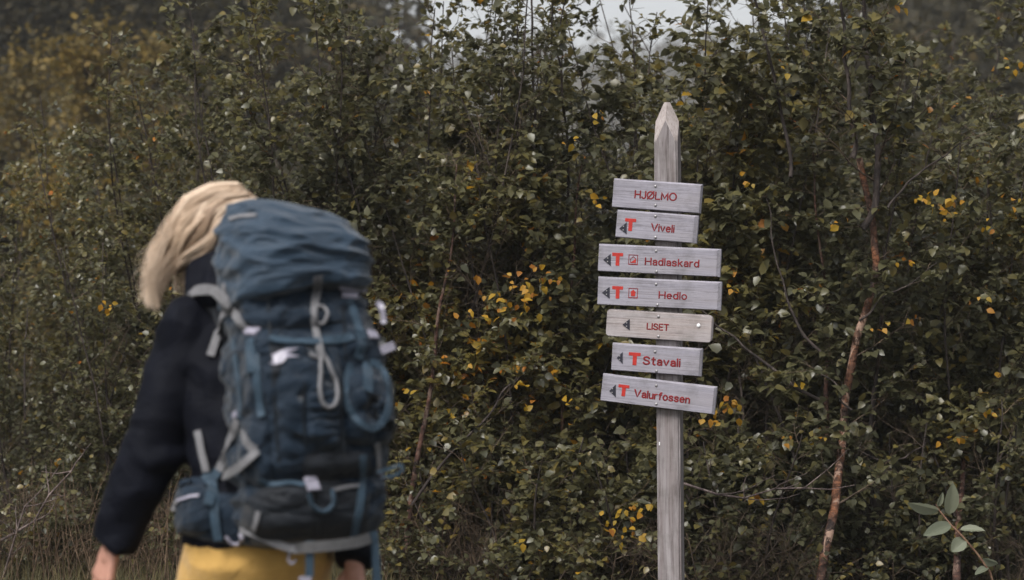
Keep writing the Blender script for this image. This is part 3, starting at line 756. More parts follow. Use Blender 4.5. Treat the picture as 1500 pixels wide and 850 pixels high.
def arc(cx, cy, rx, ry, a0, a1, n=18):
    return [(cx + rx * math.cos(R(a0 + (a1 - a0) * k / n)), cy + ry * math.sin(R(a0 + (a1 - a0) * k / n))) for k in range(n + 1)]
_S = [(.56, .80), (.47, .94), (.29, 1), (.10, .93), (.02, .76), (.10, .60), (.30, .52), (.50, .43), (.60, .26), (.50, .07), (.30, 0), (.11, .05), (0, .21)]
GLYPH = {
 'H': [[(0, 0), (0, 1)], [(.62, 0), (.62, 1)], [(0, .5), (.62, .5)]], 'J': [[(.42, 1), (.42, .22)] + arc(.21, .21, .21, .21, 0, -170)],
 'Ø': [arc(.4, .5, .4, .5, 0, 360, 26), [(.04, -.04), (.76, 1.04)]], 'O': [arc(.4, .5, .4, .5, 0, 360, 26)], 'L': [[(0, 1), (0, 0), (.5, 0)]],
 'M': [[(0, 0), (0, 1), (.38, .2), (.76, 1), (.76, 0)]], 'V': [[(0, 1), (.34, 0), (.68, 1)]], 'I': [[(0, 0), (0, 1)]], 'S': [_S],
 'E': [[(.5, 1), (0, 1), (0, 0), (.5, 0)], [(0, .52), (.44, .52)]], 'T': [[(0, 1), (.6, 1)], [(.3, 1), (.3, 0)]], 'i': [[(0, 0), (0, .7)], [(0, .95), (0, .97)]],
 'l': [[(0, 0), (0, 1)]], 'v': [[(0, .7), (.23, 0), (.46, .7)]], 'e': [[(.02, .38), (.46, .38)] + arc(.24, .35, .23, .35, 8, 318, 22)], 'd': [arc(.23, .35, .22, .35, 0, 360, 22), [(.46, 0), (.46, 1)]],
 'a': [[(.42, 0), (.42, .5), (.37, .64), (.24, .7), (.10, .66), (.04, .54)], [(.42, .40), (.2, .38), (.06, .30), (.02, .17), (.08, .04), (.2, 0), (.34, .06), (.42, .18)]],
 's': [[(x * .72, y * .7) for x, y in _S]], 'k': [[(0, 0), (0, 1)], [(.40, .7), (0, .26)], [(.14, .40), (.43, 0)]], 'r': [[(0, 0), (0, .7)], [(0, .42), (.06, .60), (.16, .69), (.28, .69)]],
 'o': [arc(.24, .35, .24, .35, 0, 360, 22)], 't': [[(.14, .95), (.14, .14), (.20, .02), (.32, 0)], [(0, .7), (.32, .7)]], 'u': [[(0, .7), (0, .22), (.06, .06), (.2, 0), (.34, .06), (.42, .2)], [(.42, .7), (.42, 0)]],
 'f': [[(.31, .99), (.20, .97), (.14, .86), (.14, 0)], [(0, .7), (.30, .7)]], 'n': [[(0, 0), (0, .7)], [(0, .46), (.08, .63), (.22, .7), (.36, .64), (.42, .48), (.42, 0)]]}
def strokes(txt):
    """the routed strokes of a word, in units of the capital height"""
    out = []; x = 0
    for ch in txt:
        g = GLYPH[ch]; wd = max(p[0] for pl in g for p in pl)
        out += [[(x + p[0], p[1]) for p in pl] for pl in g]; x += wd + .22
    return out, x - .22

BOARDS = [
 ('HJØLMO', (899, 261), (1029, 270), 43.0, .030, .006, 0, (929, 992.6, 277.4, 13.4), None, None, None, [(960, 273), (960, 301)], 'uppermost board, lettered HJØLMO without an arrow'),
 ('Viveli', (904, 307), (1023, 316), 41.0, .034, .016, 0, (953, 989, 326, 13), (916, 930.6, 319.3, 339.5), (907.3, 918, 326, 343.4), None, [(960, 317), (960, 348)], 'short board lettered Viveli'),
 ('Hadlaskard', (877, 357), (1056, 365), 41.0, .034, .015, 0, (944.2, 1025, 376, 12.7), (897, 912, 369.8, 390), (883.7, 894.7, 372.3, 389.5), ('half', 921, 934, 373, 388.5), [(961, 368), (961.6, 398)], 'long board lettered Hadlaskard with half filled hut sign'),
 ('Hedlo', (876, 405), (1057, 413), 42.0, .034, .014, 0, (964.4, 1007, 425.5, 12.4), (897, 912, 418.7, 438.2), (882, 893, 420.3, 437.5), ('full', 921, 934, 422, 437.5), [(961, 416.6), (963, 446.7)], 'long board lettered Hedlo with filled hut sign'),
 ('LISET', (889, 452), (1045, 462), 41.0, .024, .006, 1, (946.8, 980.7, 472, 11.2), None, (912, 922.5, 467.5, 484.2), None, [(964.4, 464), (964.4, 493)], 'warm toned board with rounded corners lettered LISET'),
 ('Stavali', (897, 502), (1029, 511), 41.0, .032, .010, 0, (941, 997.6, 520.4, 14.2), (921.4, 937.6, 515.5, 536), (903.5, 912.2, 515.8, 533), None, [(959.5, 515.5), (961.6, 544)], 'short board lettered Stavali'),
 ('Valurfossen', (883, 547), (1050, 567), 41.0, .032, .010, 0, (928, 1013, 568.8, 13.2), (906.3, 920.4, 562.5, 581.8), (892.7, 902, 563.6, 582), None, [(961.3, 565), (961.3, 592)], 'lowest and most tilted board, lettered Valurfossen')]
for (txt, tl, tr, hpx, T, cut, rnd, tx, tee, arr, pic, scr, blabel) in BOARDS:
    yf = FRONT - .001 - T
    a = on_plane(*tl, yf); b = on_plane(*tr, yf)
    e = Vector((b[0] - a[0], b[1] - a[1])); L = e.length; e /= L; nrm = Vector((-e.y, e.x)); tilt = math.atan2(e.y, e.x)
    H = hpx / FPX * SY * .985
    V, F = board_mesh(L, H, T, cut, rnd)
    me = mesh_py('sign_board', V, F)
    bo = link('sign_board', me, M_BOARD_WARM if rnd else M_BOARD, sign); bo['label'] = blabel
    o2 = Vector(a) - nrm * H
    bo.location = (o2.x, FRONT - .001, o2.y); bo.rotation_euler = (0, -tilt, 0)
    def bl(px, py):                                   # photo pixel -> board x,z
        p = Vector(on_plane(px, py, yf)) - o2
        return p.dot(e), p.dot(nrm)
    def sub(name, V, F, m, smooth=False):
        return link(name, mesh_py(name, V, F, smooth), m, bo)
    def prism(name, poly, y0, y1, m):                 # poly in board x,z ; y0 back, y1 front
        n = len(poly); Vv = [(x, y0, z) for x, z in poly] + [(x, y1, z) for x, z in poly]
        Ff = [tuple(range(n, 2 * n)), tuple(range(n))[::-1]] + [(i, (i + 1) % n, n + (i + 1) % n, n + i) for i in range(n)]
        bmm = bmesh.new(); me_ = mesh_py(name, Vv, Ff); bmm.from_mesh(me_); bpy.data.meshes.remove(me_)
        bmesh.ops.recalc_face_normals(bmm, faces=bmm.faces)
        return from_bm(name, bmm, m, bo)
    # lettering
    stk, wd = strokes(txt)
    p0 = bl(tx[0], tx[2] + tx[3]); p1x = bl(tx[1], tx[2])[0]; ch = tx[3] / FPX * SY * .93
    sw = ch * (.097 if txt in ('Stavali', 'Valurfossen', 'LISET') else .088)
    sxx = (p1x - p0[0] - 2 * sw) / wd; tb = Tubes()
    for pl_ in stk:
        q = np.array([(p0[0] + sw + x * sxx, 0, p0[1] + sw + z * (ch - 2 * sw)) for x, z in pl_])
        d0 = unit(q[0] - q[1]); d1 = unit(q[-1] - q[-2])
        q = np.concatenate([[q[0] + d0 * sw * .8, q[0] + d0 * sw * .4], q, [q[-1] + d1 * sw * .4, q[-1] + d1 * sw * .8]])
        q = np.concatenate([[a_ + (b_ - a_) * k / 2 for k in range(2)] for a_, b_ in zip(q, q[1:])] + [[q[-1]]])
        rd = np.full(len(q), sw); rd[0] = rd[-1] = sw * .35; rd[1] = rd[-2] = sw * .75
        tb.add(q, rd, 8, np.array([0, 1., 0]))
    Vt = np.concatenate(tb.V); Vt[:, 1] = -T - .0004 + Vt[:, 1] * .30
    link('lettering', mesh_np('lettering', Vt, np.concatenate(tb.F), smooth=True), M_LETTER, bo)
    if tee:
        (x0, z1), (x1, z0) = bl(tee[0], tee[2]), bl(tee[1], tee[3]); z1 -= .001; z0 += .001
        hh = z1 - z0; cx = (x0 + x1) / 2 + .001; bw = (x1 - x0) * .17
        prism('trail_mark', [(x0, z1), (x0, z1 - hh * .26), (cx - bw, z1 - hh * .26), (cx - bw, z0), (cx + bw, z0), (cx + bw, z1 - hh * .26), (x1, z1 - hh * .26), (x1, z1)], -T + .002, -T - .0012, M_RED)
    if arr:
        ym = (arr[2] + arr[3]) / 2
        pt, pu, pd = bl(arr[0], ym), bl(arr[1], arr[2]), bl(arr[1], arr[3])
        prism('arrow', [pt, pu, pd], -T + .002, -T - .0025, M_ARROW)
        for k in (.35, .65):
            cx, cz = pu[0] - .0115 + .003 * (k > .5) * 0, pu[1] + (pd[1] - pu[1]) * k
            prism('screw', [(cx + .0027 * math.cos(i * .785), cz + .0027 * math.sin(i * .785)) for i in range(8)], -T - .001, -T - .0042, M_SCREW)
    if pic:
        (x0, z1), (x1, z0) = bl(pic[1], pic[3]), bl(pic[2], pic[4])
        fw = .0028; y0, y1 = -T + .002, -T - .0008
        for poly in ([(x0, z0), (x1, z0), (x1, z0 + fw * 1.6), (x0, z0 + fw * 1.6)], [(x0, z1 - fw), (x1, z1 - fw), (x1, z1), (x0, z1)], [(x0, z0 + fw * 1.6), (x0 + fw, z0 + fw * 1.6), (x0 + fw, z1 - fw), (x0, z1 - fw)], [(x1 - fw, z0 + fw * 1.6), (x1, z0 + fw * 1.6), (x1, z1 - fw), (x1 - fw, z1 - fw)]):
            prism('hut_sign', poly, y0, y1, M_LETTER)
        ww, hh = x1 - x0, z1 - z0; X = lambda u: x0 + ww * u; Z = lambda v: z0 + hh * v
        if pic[0] == 'full':
            prism('hut_sign', [(X(.27), Z(.2)), (X(.73), Z(.2)), (X(.73), Z(.58)), (X(.82), Z(.58)), (X(.5), Z(.86)), (X(.18), Z(.58)), (X(.27), Z(.58))], y0, y1 - .0004, M_RED)
        else:
            prism('hut_sign', [(X(.2), Z(.2)), (X(.8), Z(.2)), (X(.8), Z(.62))], y0, y1 - .0004, M_RED)
            for q in ([(.2, .2), (.2, .6), (.26, .6), (.26, .26)], [(.16, .56), (.5, .86), (.5, .78), (.2, .53)], [(.5, .86), (.84, .58), (.8, .54), (.5, .78)]):
                prism('hut_sign', [(X(u), Z(v)) for u, v in q], y0, y1 - .0002, M_LETTER)
    for k, (px, py) in enumerate(scr + ([(1023.4, 477)] if rnd else [])):
        cx, cz = bl(px, py); r_ = .0062 if k < 2 else .0085
        cz = min(max(cz, r_ + .003), H - r_ - .007)
        bmm = bmesh.new(); bmesh.ops.create_uvsphere(bmm, u_segments=10, v_segments=6, radius=r_)
        for v in bmm.verts: v.co = Vector((cx + v.co.x, -T - .0005 + v.co.y * .55, cz + v.co.z))
        from_bm('screw', bmm, M_SCREW if k < 2 else M_BOLTW, bo, True)
# the small staple in the post below the boards
cx, cz = on_plane(966, 650, FRONT)
bm = bmesh.new(); bmesh.ops.create_cube(bm, size=1)
for v in bm.verts: v.co = Vector((cx + v.co.x * .004, FRONT - .001 + v.co.y * .004, cz + v.co.z * .014))
from_bm('staple', bm, M_BOLTW, sign)

# ------------------------------------------------------------------ the hiker
YAW = R(35)
PL = Vector((-.606, 4.78, 0))
person = empty('person', PL, (0, 0, YAW), 'blonde hiker in black jacket and ochre trousers walking away to the left', 'person')
MW = Matrix.Translation(PL) @ Matrix.Rotation(YAW, 4, 'Z'); MWI = MW.inverted()
def Lp(px, py, Y): return MWI @ P(px, py, Y)

class Blob:
    """closed shapes joined into one continuous surface by a voxel remesh"""
    def __init__(s): s.bm = bmesh.new()
    def rings(s, rings):
        vs = []
        for c, ax, bx, rx, ry in rings:
            vs.append([s.bm.verts.new(c + ax * rx * math.cos(t) + bx * ry * math.sin(t)) for t in [i * math.tau / 20 for i in range(20)]])
        for a, b in zip(vs, vs[1:]):
            for i in range(20): s.bm.faces.new((a[i], a[(i + 1) % 20], b[(i + 1) % 20], b[i]))
        s.bm.faces.new(vs[0][::-1]); s.bm.faces.new(vs[-1])
    def cap(s, p0, r0, p1, r1, flat0=False, flat1=False, sq=1.0, up=None):
        p0, p1 = Vector(p0), Vector(p1); ax = p1 - p0; ax.normalize()
        ref = Vector(up) if up is not None else (Vector((0, 1, 0)) if abs(ax.y) < .8 else Vector((1, 0, 0)))
        a = ax.cross(ref).normalized(); b = ax.cross(a)
        R_ = []
        if not flat0:
            for k in range(1, 5): t = math.pi / 2 * (1 - k / 5); R_.append((p0 - ax * r0 * math.sin(t), a, b, r0 * math.cos(t), r0 * math.cos(t) * sq))
        R_.append((p0, a, b, r0, r0 * sq)); 
        for k in (.25, .5, .75): R_.append((p0.lerp(p1, k), a, b, r0 + (r1 - r0) * k, (r0 + (r1 - r0) * k) * sq))
        R_.append((p1, a, b, r1, r1 * sq))
        if not flat1:
            for k in range(1, 5): t = math.pi / 2 * k / 5; R_.append((p1 + ax * r1 * math.sin(t), a, b, r1 * math.cos(t), r1 * math.cos(t) * sq))
        s.rings(R_)
    def ell(s, c, r):
        c = Vector(c); X, Yv = Vector((1, 0, 0)), Vector((0, 1, 0))
        s.rings([(c + Vector((0, 0, r[2] * math.sin(t))), X, Yv, r[0] * math.cos(t), r[1] * math.cos(t)) for t in [math.pi * (k / 12 - .5) for k in [.3] + list(range(1, 12)) + [11.7]]])
    def tor(s, rr):
        X, Yv = Vector((1, 0, 0)), Vector((0, 1, 0)); s.rings([(Vector((x, y, z)), X, Yv, rx, ry) for (x, y, z, rx, ry) in rr])
    def build(s, name, m, parent, voxel=.008, smooth=4, disp=None):
        bmesh.ops.recalc_face_normals(s.bm, faces=s.bm.faces)
        me = bpy.data.meshes.new(name); s.bm.to_mesh(me); s.bm.free()
        ob = bpy.data.objects.new(name, me); COL.objects.link(ob)
        md = ob.modifiers.new('r', 'REMESH'); md.mode = 'VOXEL'; md.voxel_size = voxel; md.use_smooth_shade = True
        if smooth:
            sm = ob.modifiers.new('s', 'SMOOTH'); sm.iterations = smooth; sm.factor = .5
        dg = bpy.context.evaluated_depsgraph_get(); me2 = bpy.data.meshes.new_from_object(ob.evaluated_get(dg))
        bpy.data.objects.remove(ob); bpy.data.meshes.remove(me); me2.name = name
        if disp:
            n = len(me2.vertices); co = np.empty(n * 3, np.float32); me2.vertices.foreach_get('co', co)
            no = np.empty(n * 3, np.float32); me2.vertices.foreach_get('normal', no)
            co = co.reshape(-1, 3); no = no.reshape(-1, 3)
            dv = np.array([disp(Vector(p)) for p in co]); co += no * dv[:, None]
            me2.vertices.foreach_set('co', co.ravel().astype(np.float32)); me2.update()
        me2.polygons.foreach_set('use_smooth', np.ones(len(me2.polygons), dtype=bool))
        return link(name, me2, m, parent)

SH_L, SH_R = Vector((-.138, .10, 1.375)), Vector((.165, .10, 1.375))
EL_L, WR_L = Lp(224, 655, 4.74), Lp(166, 797, 4.76)
EL_R, WR_R = Vector((.265, -.03, 1.10)), Lp(520, 824, 4.74)
HIP_L, KN_L, AN_L = Vector((-.09, .0, .86)), Vector((-.10, .20, .48)), Vector((-.10, .26, .10))
HIP_R, KN_R, AN_R = Vector((.09, .0, .86)), Vector((.10, .04, .48)), Vector((.10, -.22, .16))

def hand(B, wr, d, back, thumb, curl):
    """wrist, direction of the fingers, back of the hand, side of the thumb"""
    d = d.normalized(); back = (back - d * back.dot(d)).normalized(); thumb = thumb - d * thumb.dot(d) - back * thumb.dot(back); thumb.normalize()
    B.cap(wr - d * .03, .026, wr + d * .03, .027, sq=.72, up=back)
    for k, (off, kn, ln, r) in enumerate(((.031, .088, .070, .0088), (.0105, .093, .078, .0090), (-.0105, .089, .072, .0086), (-.030, .080, .056, .0078))):
        k0 = wr + d * .02 + thumb * off * .55; k1 = wr + d * kn + thumb * off * 1.05
        B.cap(k0, .013, k1, .0115)
        p = k1; ang = curl * (.7 + .18 * k)
        for s, fr in enumerate((.45, .32, .23)):
            dd = d * math.cos(ang) - back * math.sin(ang) + thumb * off * .9
            q = p + dd.normalized() * ln * fr; rr = r * (1 - .10 * s)
            B.cap(p, rr, q, rr * .92); p = q; ang += curl * (1.0 + .15 * k)
    t0 = wr + d * .022 + thumb * .022; t1 = t0 + d * .032 + thumb * .026 - back * .012; t2 = t1 + d * .030 + thumb * .008 - back * .010; t3 = t2 + d * .022 - back * .006
    B.cap(t0, .0145, t1, .0125); B.cap(t1, .011, t2, .0098); B.cap(t2, .0096, t3, .0080)

B = Blob()
HC = Vector((0, .205, 1.592))
B.ell(HC, (.074, .093, .102)); B.ell(HC + Vector((0, .040, -.055)), (.054, .058, .066)); B.cap(HC + Vector((0, .088, .005)), .010, HC + Vector((0, .112, -.030)), .012)
B.ell(HC + Vector((0, .092, -.072)), (.022, .012, .008)); B.ell(HC + Vector((0, .085, -.098)), (.02, .016, .016))
for sx in (-1, 1):
    B.ell(HC + Vector((sx * .076, -.005, -.015)), (.010, .020, .032)); B.ell(HC + Vector((sx * .030, .080, .004)), (.013, .010, .009))
B.cap((0, .12, 1.36), .055, HC + Vector((0, -.02, -.07)), .052)
B.tor([(0, 0, .80, .13, .11), (0, 0, .90, .165, .115), (0, .01, 1.02, .135, .095), (0, .04, 1.15, .14, .10), (0, .075, 1.28, .155, .10), (0, .10, 1.36, .13, .075), (0, .12, 1.41, .06, .055)])
for sh, el, wr in ((SH_L, EL_L, WR_L), (SH_R, EL_R, WR_R)):
    B.cap(Vector((sh.x * .5, sh.y, sh.z)), .055, sh, .048); B.cap(sh, .046, el, .036); B.cap(el, .036, wr, .026)
for hp, kn, an in ((HIP_L, KN_L, AN_L), (HIP_R, KN_R, AN_R)):
    B.cap(hp, .082, kn, .052); B.cap(kn, .053, an, .036); B.cap(an, .034, an + Vector((0, .15, -.055)), .03)
hand(B, WR_L, (WR_L - EL_L) + Vector((0, .02, -.10)), Vector((-1, -.1, .1)), Vector((.1, 1, 0)), .28)
hand(B, WR_R, (WR_R - EL_R) * .3 + Vector((0, 0, -.3)), Vector((1, .1, .1)), Vector((0, 1, 0)), .30)
B.build('body', M_SKIN, person, .0042, 3)

def folds(freq, amp, ax=Vector((1, 1, 1))):
    def f(p):
        q = Vector((p.x * ax.x, p.y * ax.y, p.z * ax.z)) * freq
        a = noise.noise(q); b = noise.noise(q * 2.3 + Vector((7, 3, 1)))
        return amp * ((1 - abs(a) * 2.4) * .7 + b * .5)
    return f
B = Blob()
B.tor([(0, .0, .850, .186, .150), (0, .0, .90, .188, .145), (0, .01, 1.02, .165, .120), (0, .04, 1.15, .168, .122), (0, .075, 1.28, .175, .122), (0, .095, 1.36, .155, .10), (0, .115, 1.43, .085, .075)])
for sh, el, wr, rw in ((SH_L, EL_L, WR_L, .054), (SH_R, EL_R, WR_R, .047)):
    B.cap(Vector((sh.x * .4, sh.y, sh.z - .01)), .072, sh, .060); B.cap(sh, .063, el, .063); B.cap(el, .065, wr, rw, flat1=True)
B.ell(EL_L + Vector((0, -.005, -.02)), (.072, .070, .045))
B.build('jacket', M_JACKET, person, .007, 5, folds(8, .013, Vector((1, 1, 1.1))))
B = Blob()       # hood bunched behind the neck and the stand-up collar
B.tor([(0, .10, 1.375, .120, .095), (-.01, .105, 1.42, .125, .100), (-.015, .12, 1.47, .112, .095), (-.01, .135, 1.515, .098, .088), (0, .145, 1.54, .085, .078)])
B.ell((-.05, .04, 1.445), (.085, .055, .055)); B.ell((.05, .04, 1.44), (.085, .05, .05))
B.build('hood', M_JACKET, person, .007, 4, folds(12, .010))
B = Blob()
B.tor([(0, -.005, .745, .165, .125), (0, -.01, .80, .186, .145), (0, -.01, .86, .182, .140), (0, 0, .95, .160, .115)])
for hp, kn, an in ((HIP_L, KN_L, AN_L), (HIP_R, KN_R, AN_R)):
    B.cap(hp + Vector((0, 0, -.03)), .100, kn, .070); B.cap(kn, .070, an + Vector((0, 0, .02)), .054, flat1=True)
B.build('trousers', M_TROUSER, person, .008, 4, folds(10, .004, Vector((1, 1, .6))))
for an, pit in ((AN_L, 0), (AN_R, -.06)):
    B = Blob(); B.cap(an + Vector((0, 0, .10)), .052, an + Vector((0, .0, -.02)), .050, flat0=True); B.cap(an + Vector((0, -.02, -.045)), .044, an + Vector((0, .15, -.055 + pit)), .042)
    bt = B.build('boot', M_BOOT, person, .006, 3)
    B = Blob(); a_ = an + Vector((0, -.05, -.088)); b_ = an + Vector((0, .17, -.085 + pit)); B.cap(a_, .042, b_, .046, sq=.30, up=(0, 0, 1))
    B.build('sole', M_SOLE, bt, .006, 1)

# hair: many tapering locks from the scalp, blown down and to the left
def hair():
    rng = np.random.default_rng(31)
    hc = np.array(MW @ HC); R3 = np.array(MW.to_3x3()); RI = np.array(MWI.to_3x3())
    tb = Tubes(); tint = []
    def lock(p, r0, tv, n):
        # keep the locks outside the skull
        qq = (p - hc) @ RI.T; rr = np.sqrt((qq[:, 0] / .084) ** 2 + (qq[:, 1] / .102) ** 2 + (qq[:, 2] / .111) ** 2)
        p = hc + (p - hc) * np.where(rr < 1.02, 1.02 / np.maximum(rr, .2), 1)[:, None]
        rad = r0 * np.clip(1 - np.linspace(0, 1, n) ** 3 * .9, .08, 1)
        tb.add(p, rad, 4); tint.extend([float(np.clip(tv, 0, 1))] * (n * 4))
    # locks over the far side of the head, falling to the collar
    for i in range(420):
        while True:
            v = unit(rng.normal(0, 1, 3)); lv = RI @ v
            if lv[2] > -.2 and v[1] > -.35 and not (lv[1] > .45 and lv[2] < .6): break
        root = hc + R3 @ (lv * [.084, .102, .112]); e = hc + R3 @ np.array([lv[0] * .11, min(lv[1], .3) * .11 - .01, -.11 - rng.uniform(0, .05)])
        t = np.linspace(0, 1, 12)[:, None]; c = root + unit(root - hc) * .045 + [0, 0, -.01]
        p = (1 - t) ** 2 * root + 2 * (1 - t) * t * c + t * t * e + np.sin(t * 8 + i) * .006
        lock(p, rng.uniform(.002, .004), rng.normal(.45, .2), 12)
    # the mass blown to the left: a sheet of waving locks between an outer and an inner course
    OUT = [(350, 272), (310, 274), (275, 296), (251, 330), (236, 362), (220, 398), (217, 430), (235, 460)]
    INN = [(378, 296), (356, 300), (334, 314), (320, 340), (302, 366), (272, 386), (252, 402), (244, 424)]
    k8 = np.linspace(0, 1, 8)
    def course(s_, t):
        o = np.stack([np.interp(t, k8, [q[c] for q in OUT]) for c in (0, 1)], -1); i = np.stack([np.interp(t, k8, [q[c] for q in INN]) for c in (0, 1)], -1)
        return o * (1 - s_) + i * s_
    for i in range(3200):
        s_ = rng.uniform(-.05, 1.02); clump = int(max(0, s_) * 17 + rng.normal(0, .5)); crng = np.random.default_rng(abs(clump) + 50)
        t0 = rng.uniform(0, .35) * rng.uniform(0, 1); t1 = min(1.0, crng.uniform(.74, 1.02) if s_ < .45 else crng.uniform(.62, .86)) - abs(rng.normal(0, .07))
        n = 22; t = np.linspace(t0, t1, n)
        c = course(s_, t)
        c[1:-1] = (c[:-2] + 2 * c[1:-1] + c[2:]) / 4
        ph = crng.uniform(0, 6.28) + rng.normal(0, .28); am = crng.uniform(4, 9.5) * rng.uniform(.6, 1.4) * np.clip((t - .18) * 2, 0, 1)
        c[:, 0] += np.sin(t * crng.uniform(13, 20) + ph) * am + rng.normal(0, 1.3); c[:, 1] += np.cos(t * 15 + ph) * am * .6 + rng.normal(0, 1.6) + (abs(rng.normal(0, 3.5)) * -1 if s_ < .15 else 0) * np.clip(t * 3, 0, 1)
        if rng.random() < .06:      # stray flicks to the left
            k = np.clip((t - t1 + .22) / .22, 0, 1) ** 2; c[:, 0] -= k * rng.uniform(6, 22); c[:, 1] -= k * rng.uniform(-3, 12)
        d = np.hypot(c[:, 0] - 318, c[:, 1] - 335)
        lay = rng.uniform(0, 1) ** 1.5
        Yc = hc[1] - .128 * np.sqrt(np.clip(1 - (d / 92) ** 2, 0, 1)) + lay * .045 - .012 * math.sin(clump * 2.1) - .05 * np.clip((t - .7) / .3, 0, 1)
        Yc += np.sin(t * 14 + ph * 1.3) * .006
        p = np.stack([(c[:, 0] - 750) / FPX * Yc, Yc, CAM_Z - (c[:, 1] - 425) / FPX * Yc], -1)
        lock(p, rng.uniform(.0008, .0024), crng.normal(.55, .28) + rng.normal(0, .18) - .3 * lay, n)  # tint paints in highlights and shadows: varied by clump, darker in deeper layers
    for i in range(260):     # flyaway strands
        s_ = rng.choice([-.05, .0, .1, .3, .6, .95]); t = np.linspace(rng.uniform(.05, .5), rng.uniform(.6, 1.0), 16); c = course(s_, t)
        dv = rng.normal(0, 1, 2) * [8, 7] + [-3, -3] if s_ < .4 else rng.normal(0, 5, 2)
        k = np.linspace(0, 1, 16)[:, None] ** 1.3; ph = rng.uniform(0, 6.28)
        c = c + dv * k + np.stack([np.sin(t * 20 + ph), np.cos(t * 17 + ph)], -1) * 4 * k
        Yc = np.full(16, hc[1] - .05 + rng.normal(0, .03))
        p = np.stack([(c[:, 0] - 750) / FPX * Yc, Yc, CAM_Z - (c[:, 1] - 425) / FPX * Yc], -1)
        lock(p, rng.uniform(.0006, .0012), rng.normal(.7, .15), 16)
    V = np.concatenate(tb.V); F = np.concatenate(tb.F)
    V = np.array([MWI @ Vector(v) for v in V])
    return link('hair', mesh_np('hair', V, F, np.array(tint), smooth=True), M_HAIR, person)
hair()

# ------------------------------------------------------------------ the backpack
PKM = MW @ Matrix.Translation((0, -.155, .850)) @ Matrix.Rotation(R(-8.5), 4, 'X')
pack = empty('backpack', PKM.translation, PKM.to_euler(), 'large blue hiking backpack with pale straps carried on the back of the hiker', 'backpack')
PKI = PKM.inverted()
def superring(t, a, d0, d1, e):
    c, s_ = math.cos(t), math.sin(t)
    f = lambda v: math.copysign(abs(v) ** (2 / e), v)
    return a * f(c), (d0 + d1) / 2 + (d0 - d1) / 2 * f(s_)
def interp(tab, z):
    zs = [r[0] for r in tab]
    return [float(np.interp(z, zs, [r[k] for r in tab])) for k in range(1, len(tab[0]))]
def loft(name, tab, m, nz=90, nt_=110, e=3.4, shape=None):
    V = []; F = []
    for i in range(nz + 1):
        z = tab[0][0] + (tab[-1][0] - tab[0][0]) * i / nz; a, d0, d1 = interp(tab, z)
        for j in range(nt_):
            t = j / nt_ * math.tau; x, y = superring(t, a, d0, d1, e); p = Vector((x, y, z))
            nrm = Vector((x / a ** 1, (y - (d0 + d1) / 2) / ((d0 - d1) / 2), 0)); nrm.normalize()
            V.append(p + shape(p, nrm) if shape else p)
    for i in range(nz):
        for j in range(nt_):
            k = (j + 1) % nt_; F.append((i * nt_ + j, i * nt_ + k, (i + 1) * nt_ + k, (i + 1) * nt_ + j))
    F.append(tuple(range(nt_))[::-1]); F.append(tuple(range(nz * nt_, (nz + 1) * nt_)))
    return link(name, mesh_py(name, V, F, True), m, pack)
def ridge(p, f, k=1.0):
    a = noise.noise(p * f); return 1 - min(1, abs(a) * 2.6 * k)
def body_shape(p, n):
    q = Vector((p.x * 1.0, p.y * 1.0, p.z * 2.2)); d = .009 * noise.noise(p * 6) + .011 * (ridge(q, 8) - .5) + .006 * (ridge(Vector((q.x + q.z * .6, q.y, q.z - q.x)), 17) - .5)
    if .5 < p.z: # gathered collar under the lid: slanting folds
        q = Vector((p.x * .8 + p.z * 1.1, p.y * .8, p.z * 2.0 - p.x * 1.0)); d += .026 * (ridge(q, 9) - .6) * min(1, (p.z - .5) / .08)
    for zc, wv, dp in ((.145, .014, .016), (.485, .016, .012)):
        d -= dp * math.exp(-((p.z - zc) / wv) ** 2)
    return n * d + Vector((0, 0, .004 * noise.noise(p * 11)))
bodyo = loft('main_bag', [(0, .10, .0, -.13), (.012, .145, .01, -.18), (.05, .165, .01, -.215), (.14, .172, .01, -.235), (.30, .180, .01, -.262), (.44, .178, .01, -.258), (.52, .166, .01, -.232), (.585, .146, .01, -.205), (.655, .140, .01, -.20)], M_PACK, shape=body_shape)
def lid_shape(p, n):
    q = Vector((p.x * .8, p.y * .8, p.z * 2.6)); d = .012 * noise.noise(p * 6) + .012 * (ridge(q, 7) - .5) + .007 * (ridge(Vector((p.x * 1.2 + p.y, p.y, p.z * 3)), 13) - .5)
    top = max(0, (p.z - .60) / .20)
    dz = top * (.26 * p.y + .04 - .16 * p.x) + .008 * noise.noise(p * 9)
    if p.z < .66: dz += (.66 - p.z) * -.5 * (1 if p.x < 0 else .2) * min(1, abs(p.x) / .15)
    return n * d + Vector((0, 0, dz))
lido = loft('lid', [(.585, .150, .0, -.215), (.592, .168, .03, -.245), (.615, .170, .035, -.258), (.66, .171, .04, -.264), (.705, .172, .035, -.255), (.74, .155, .02, -.228), (.768, .125, .0, -.195), (.782, .085, -.03, -.155), (.786, .03, -.07, -.11)], M_PACK_L, e=2.9, shape=lid_shape)

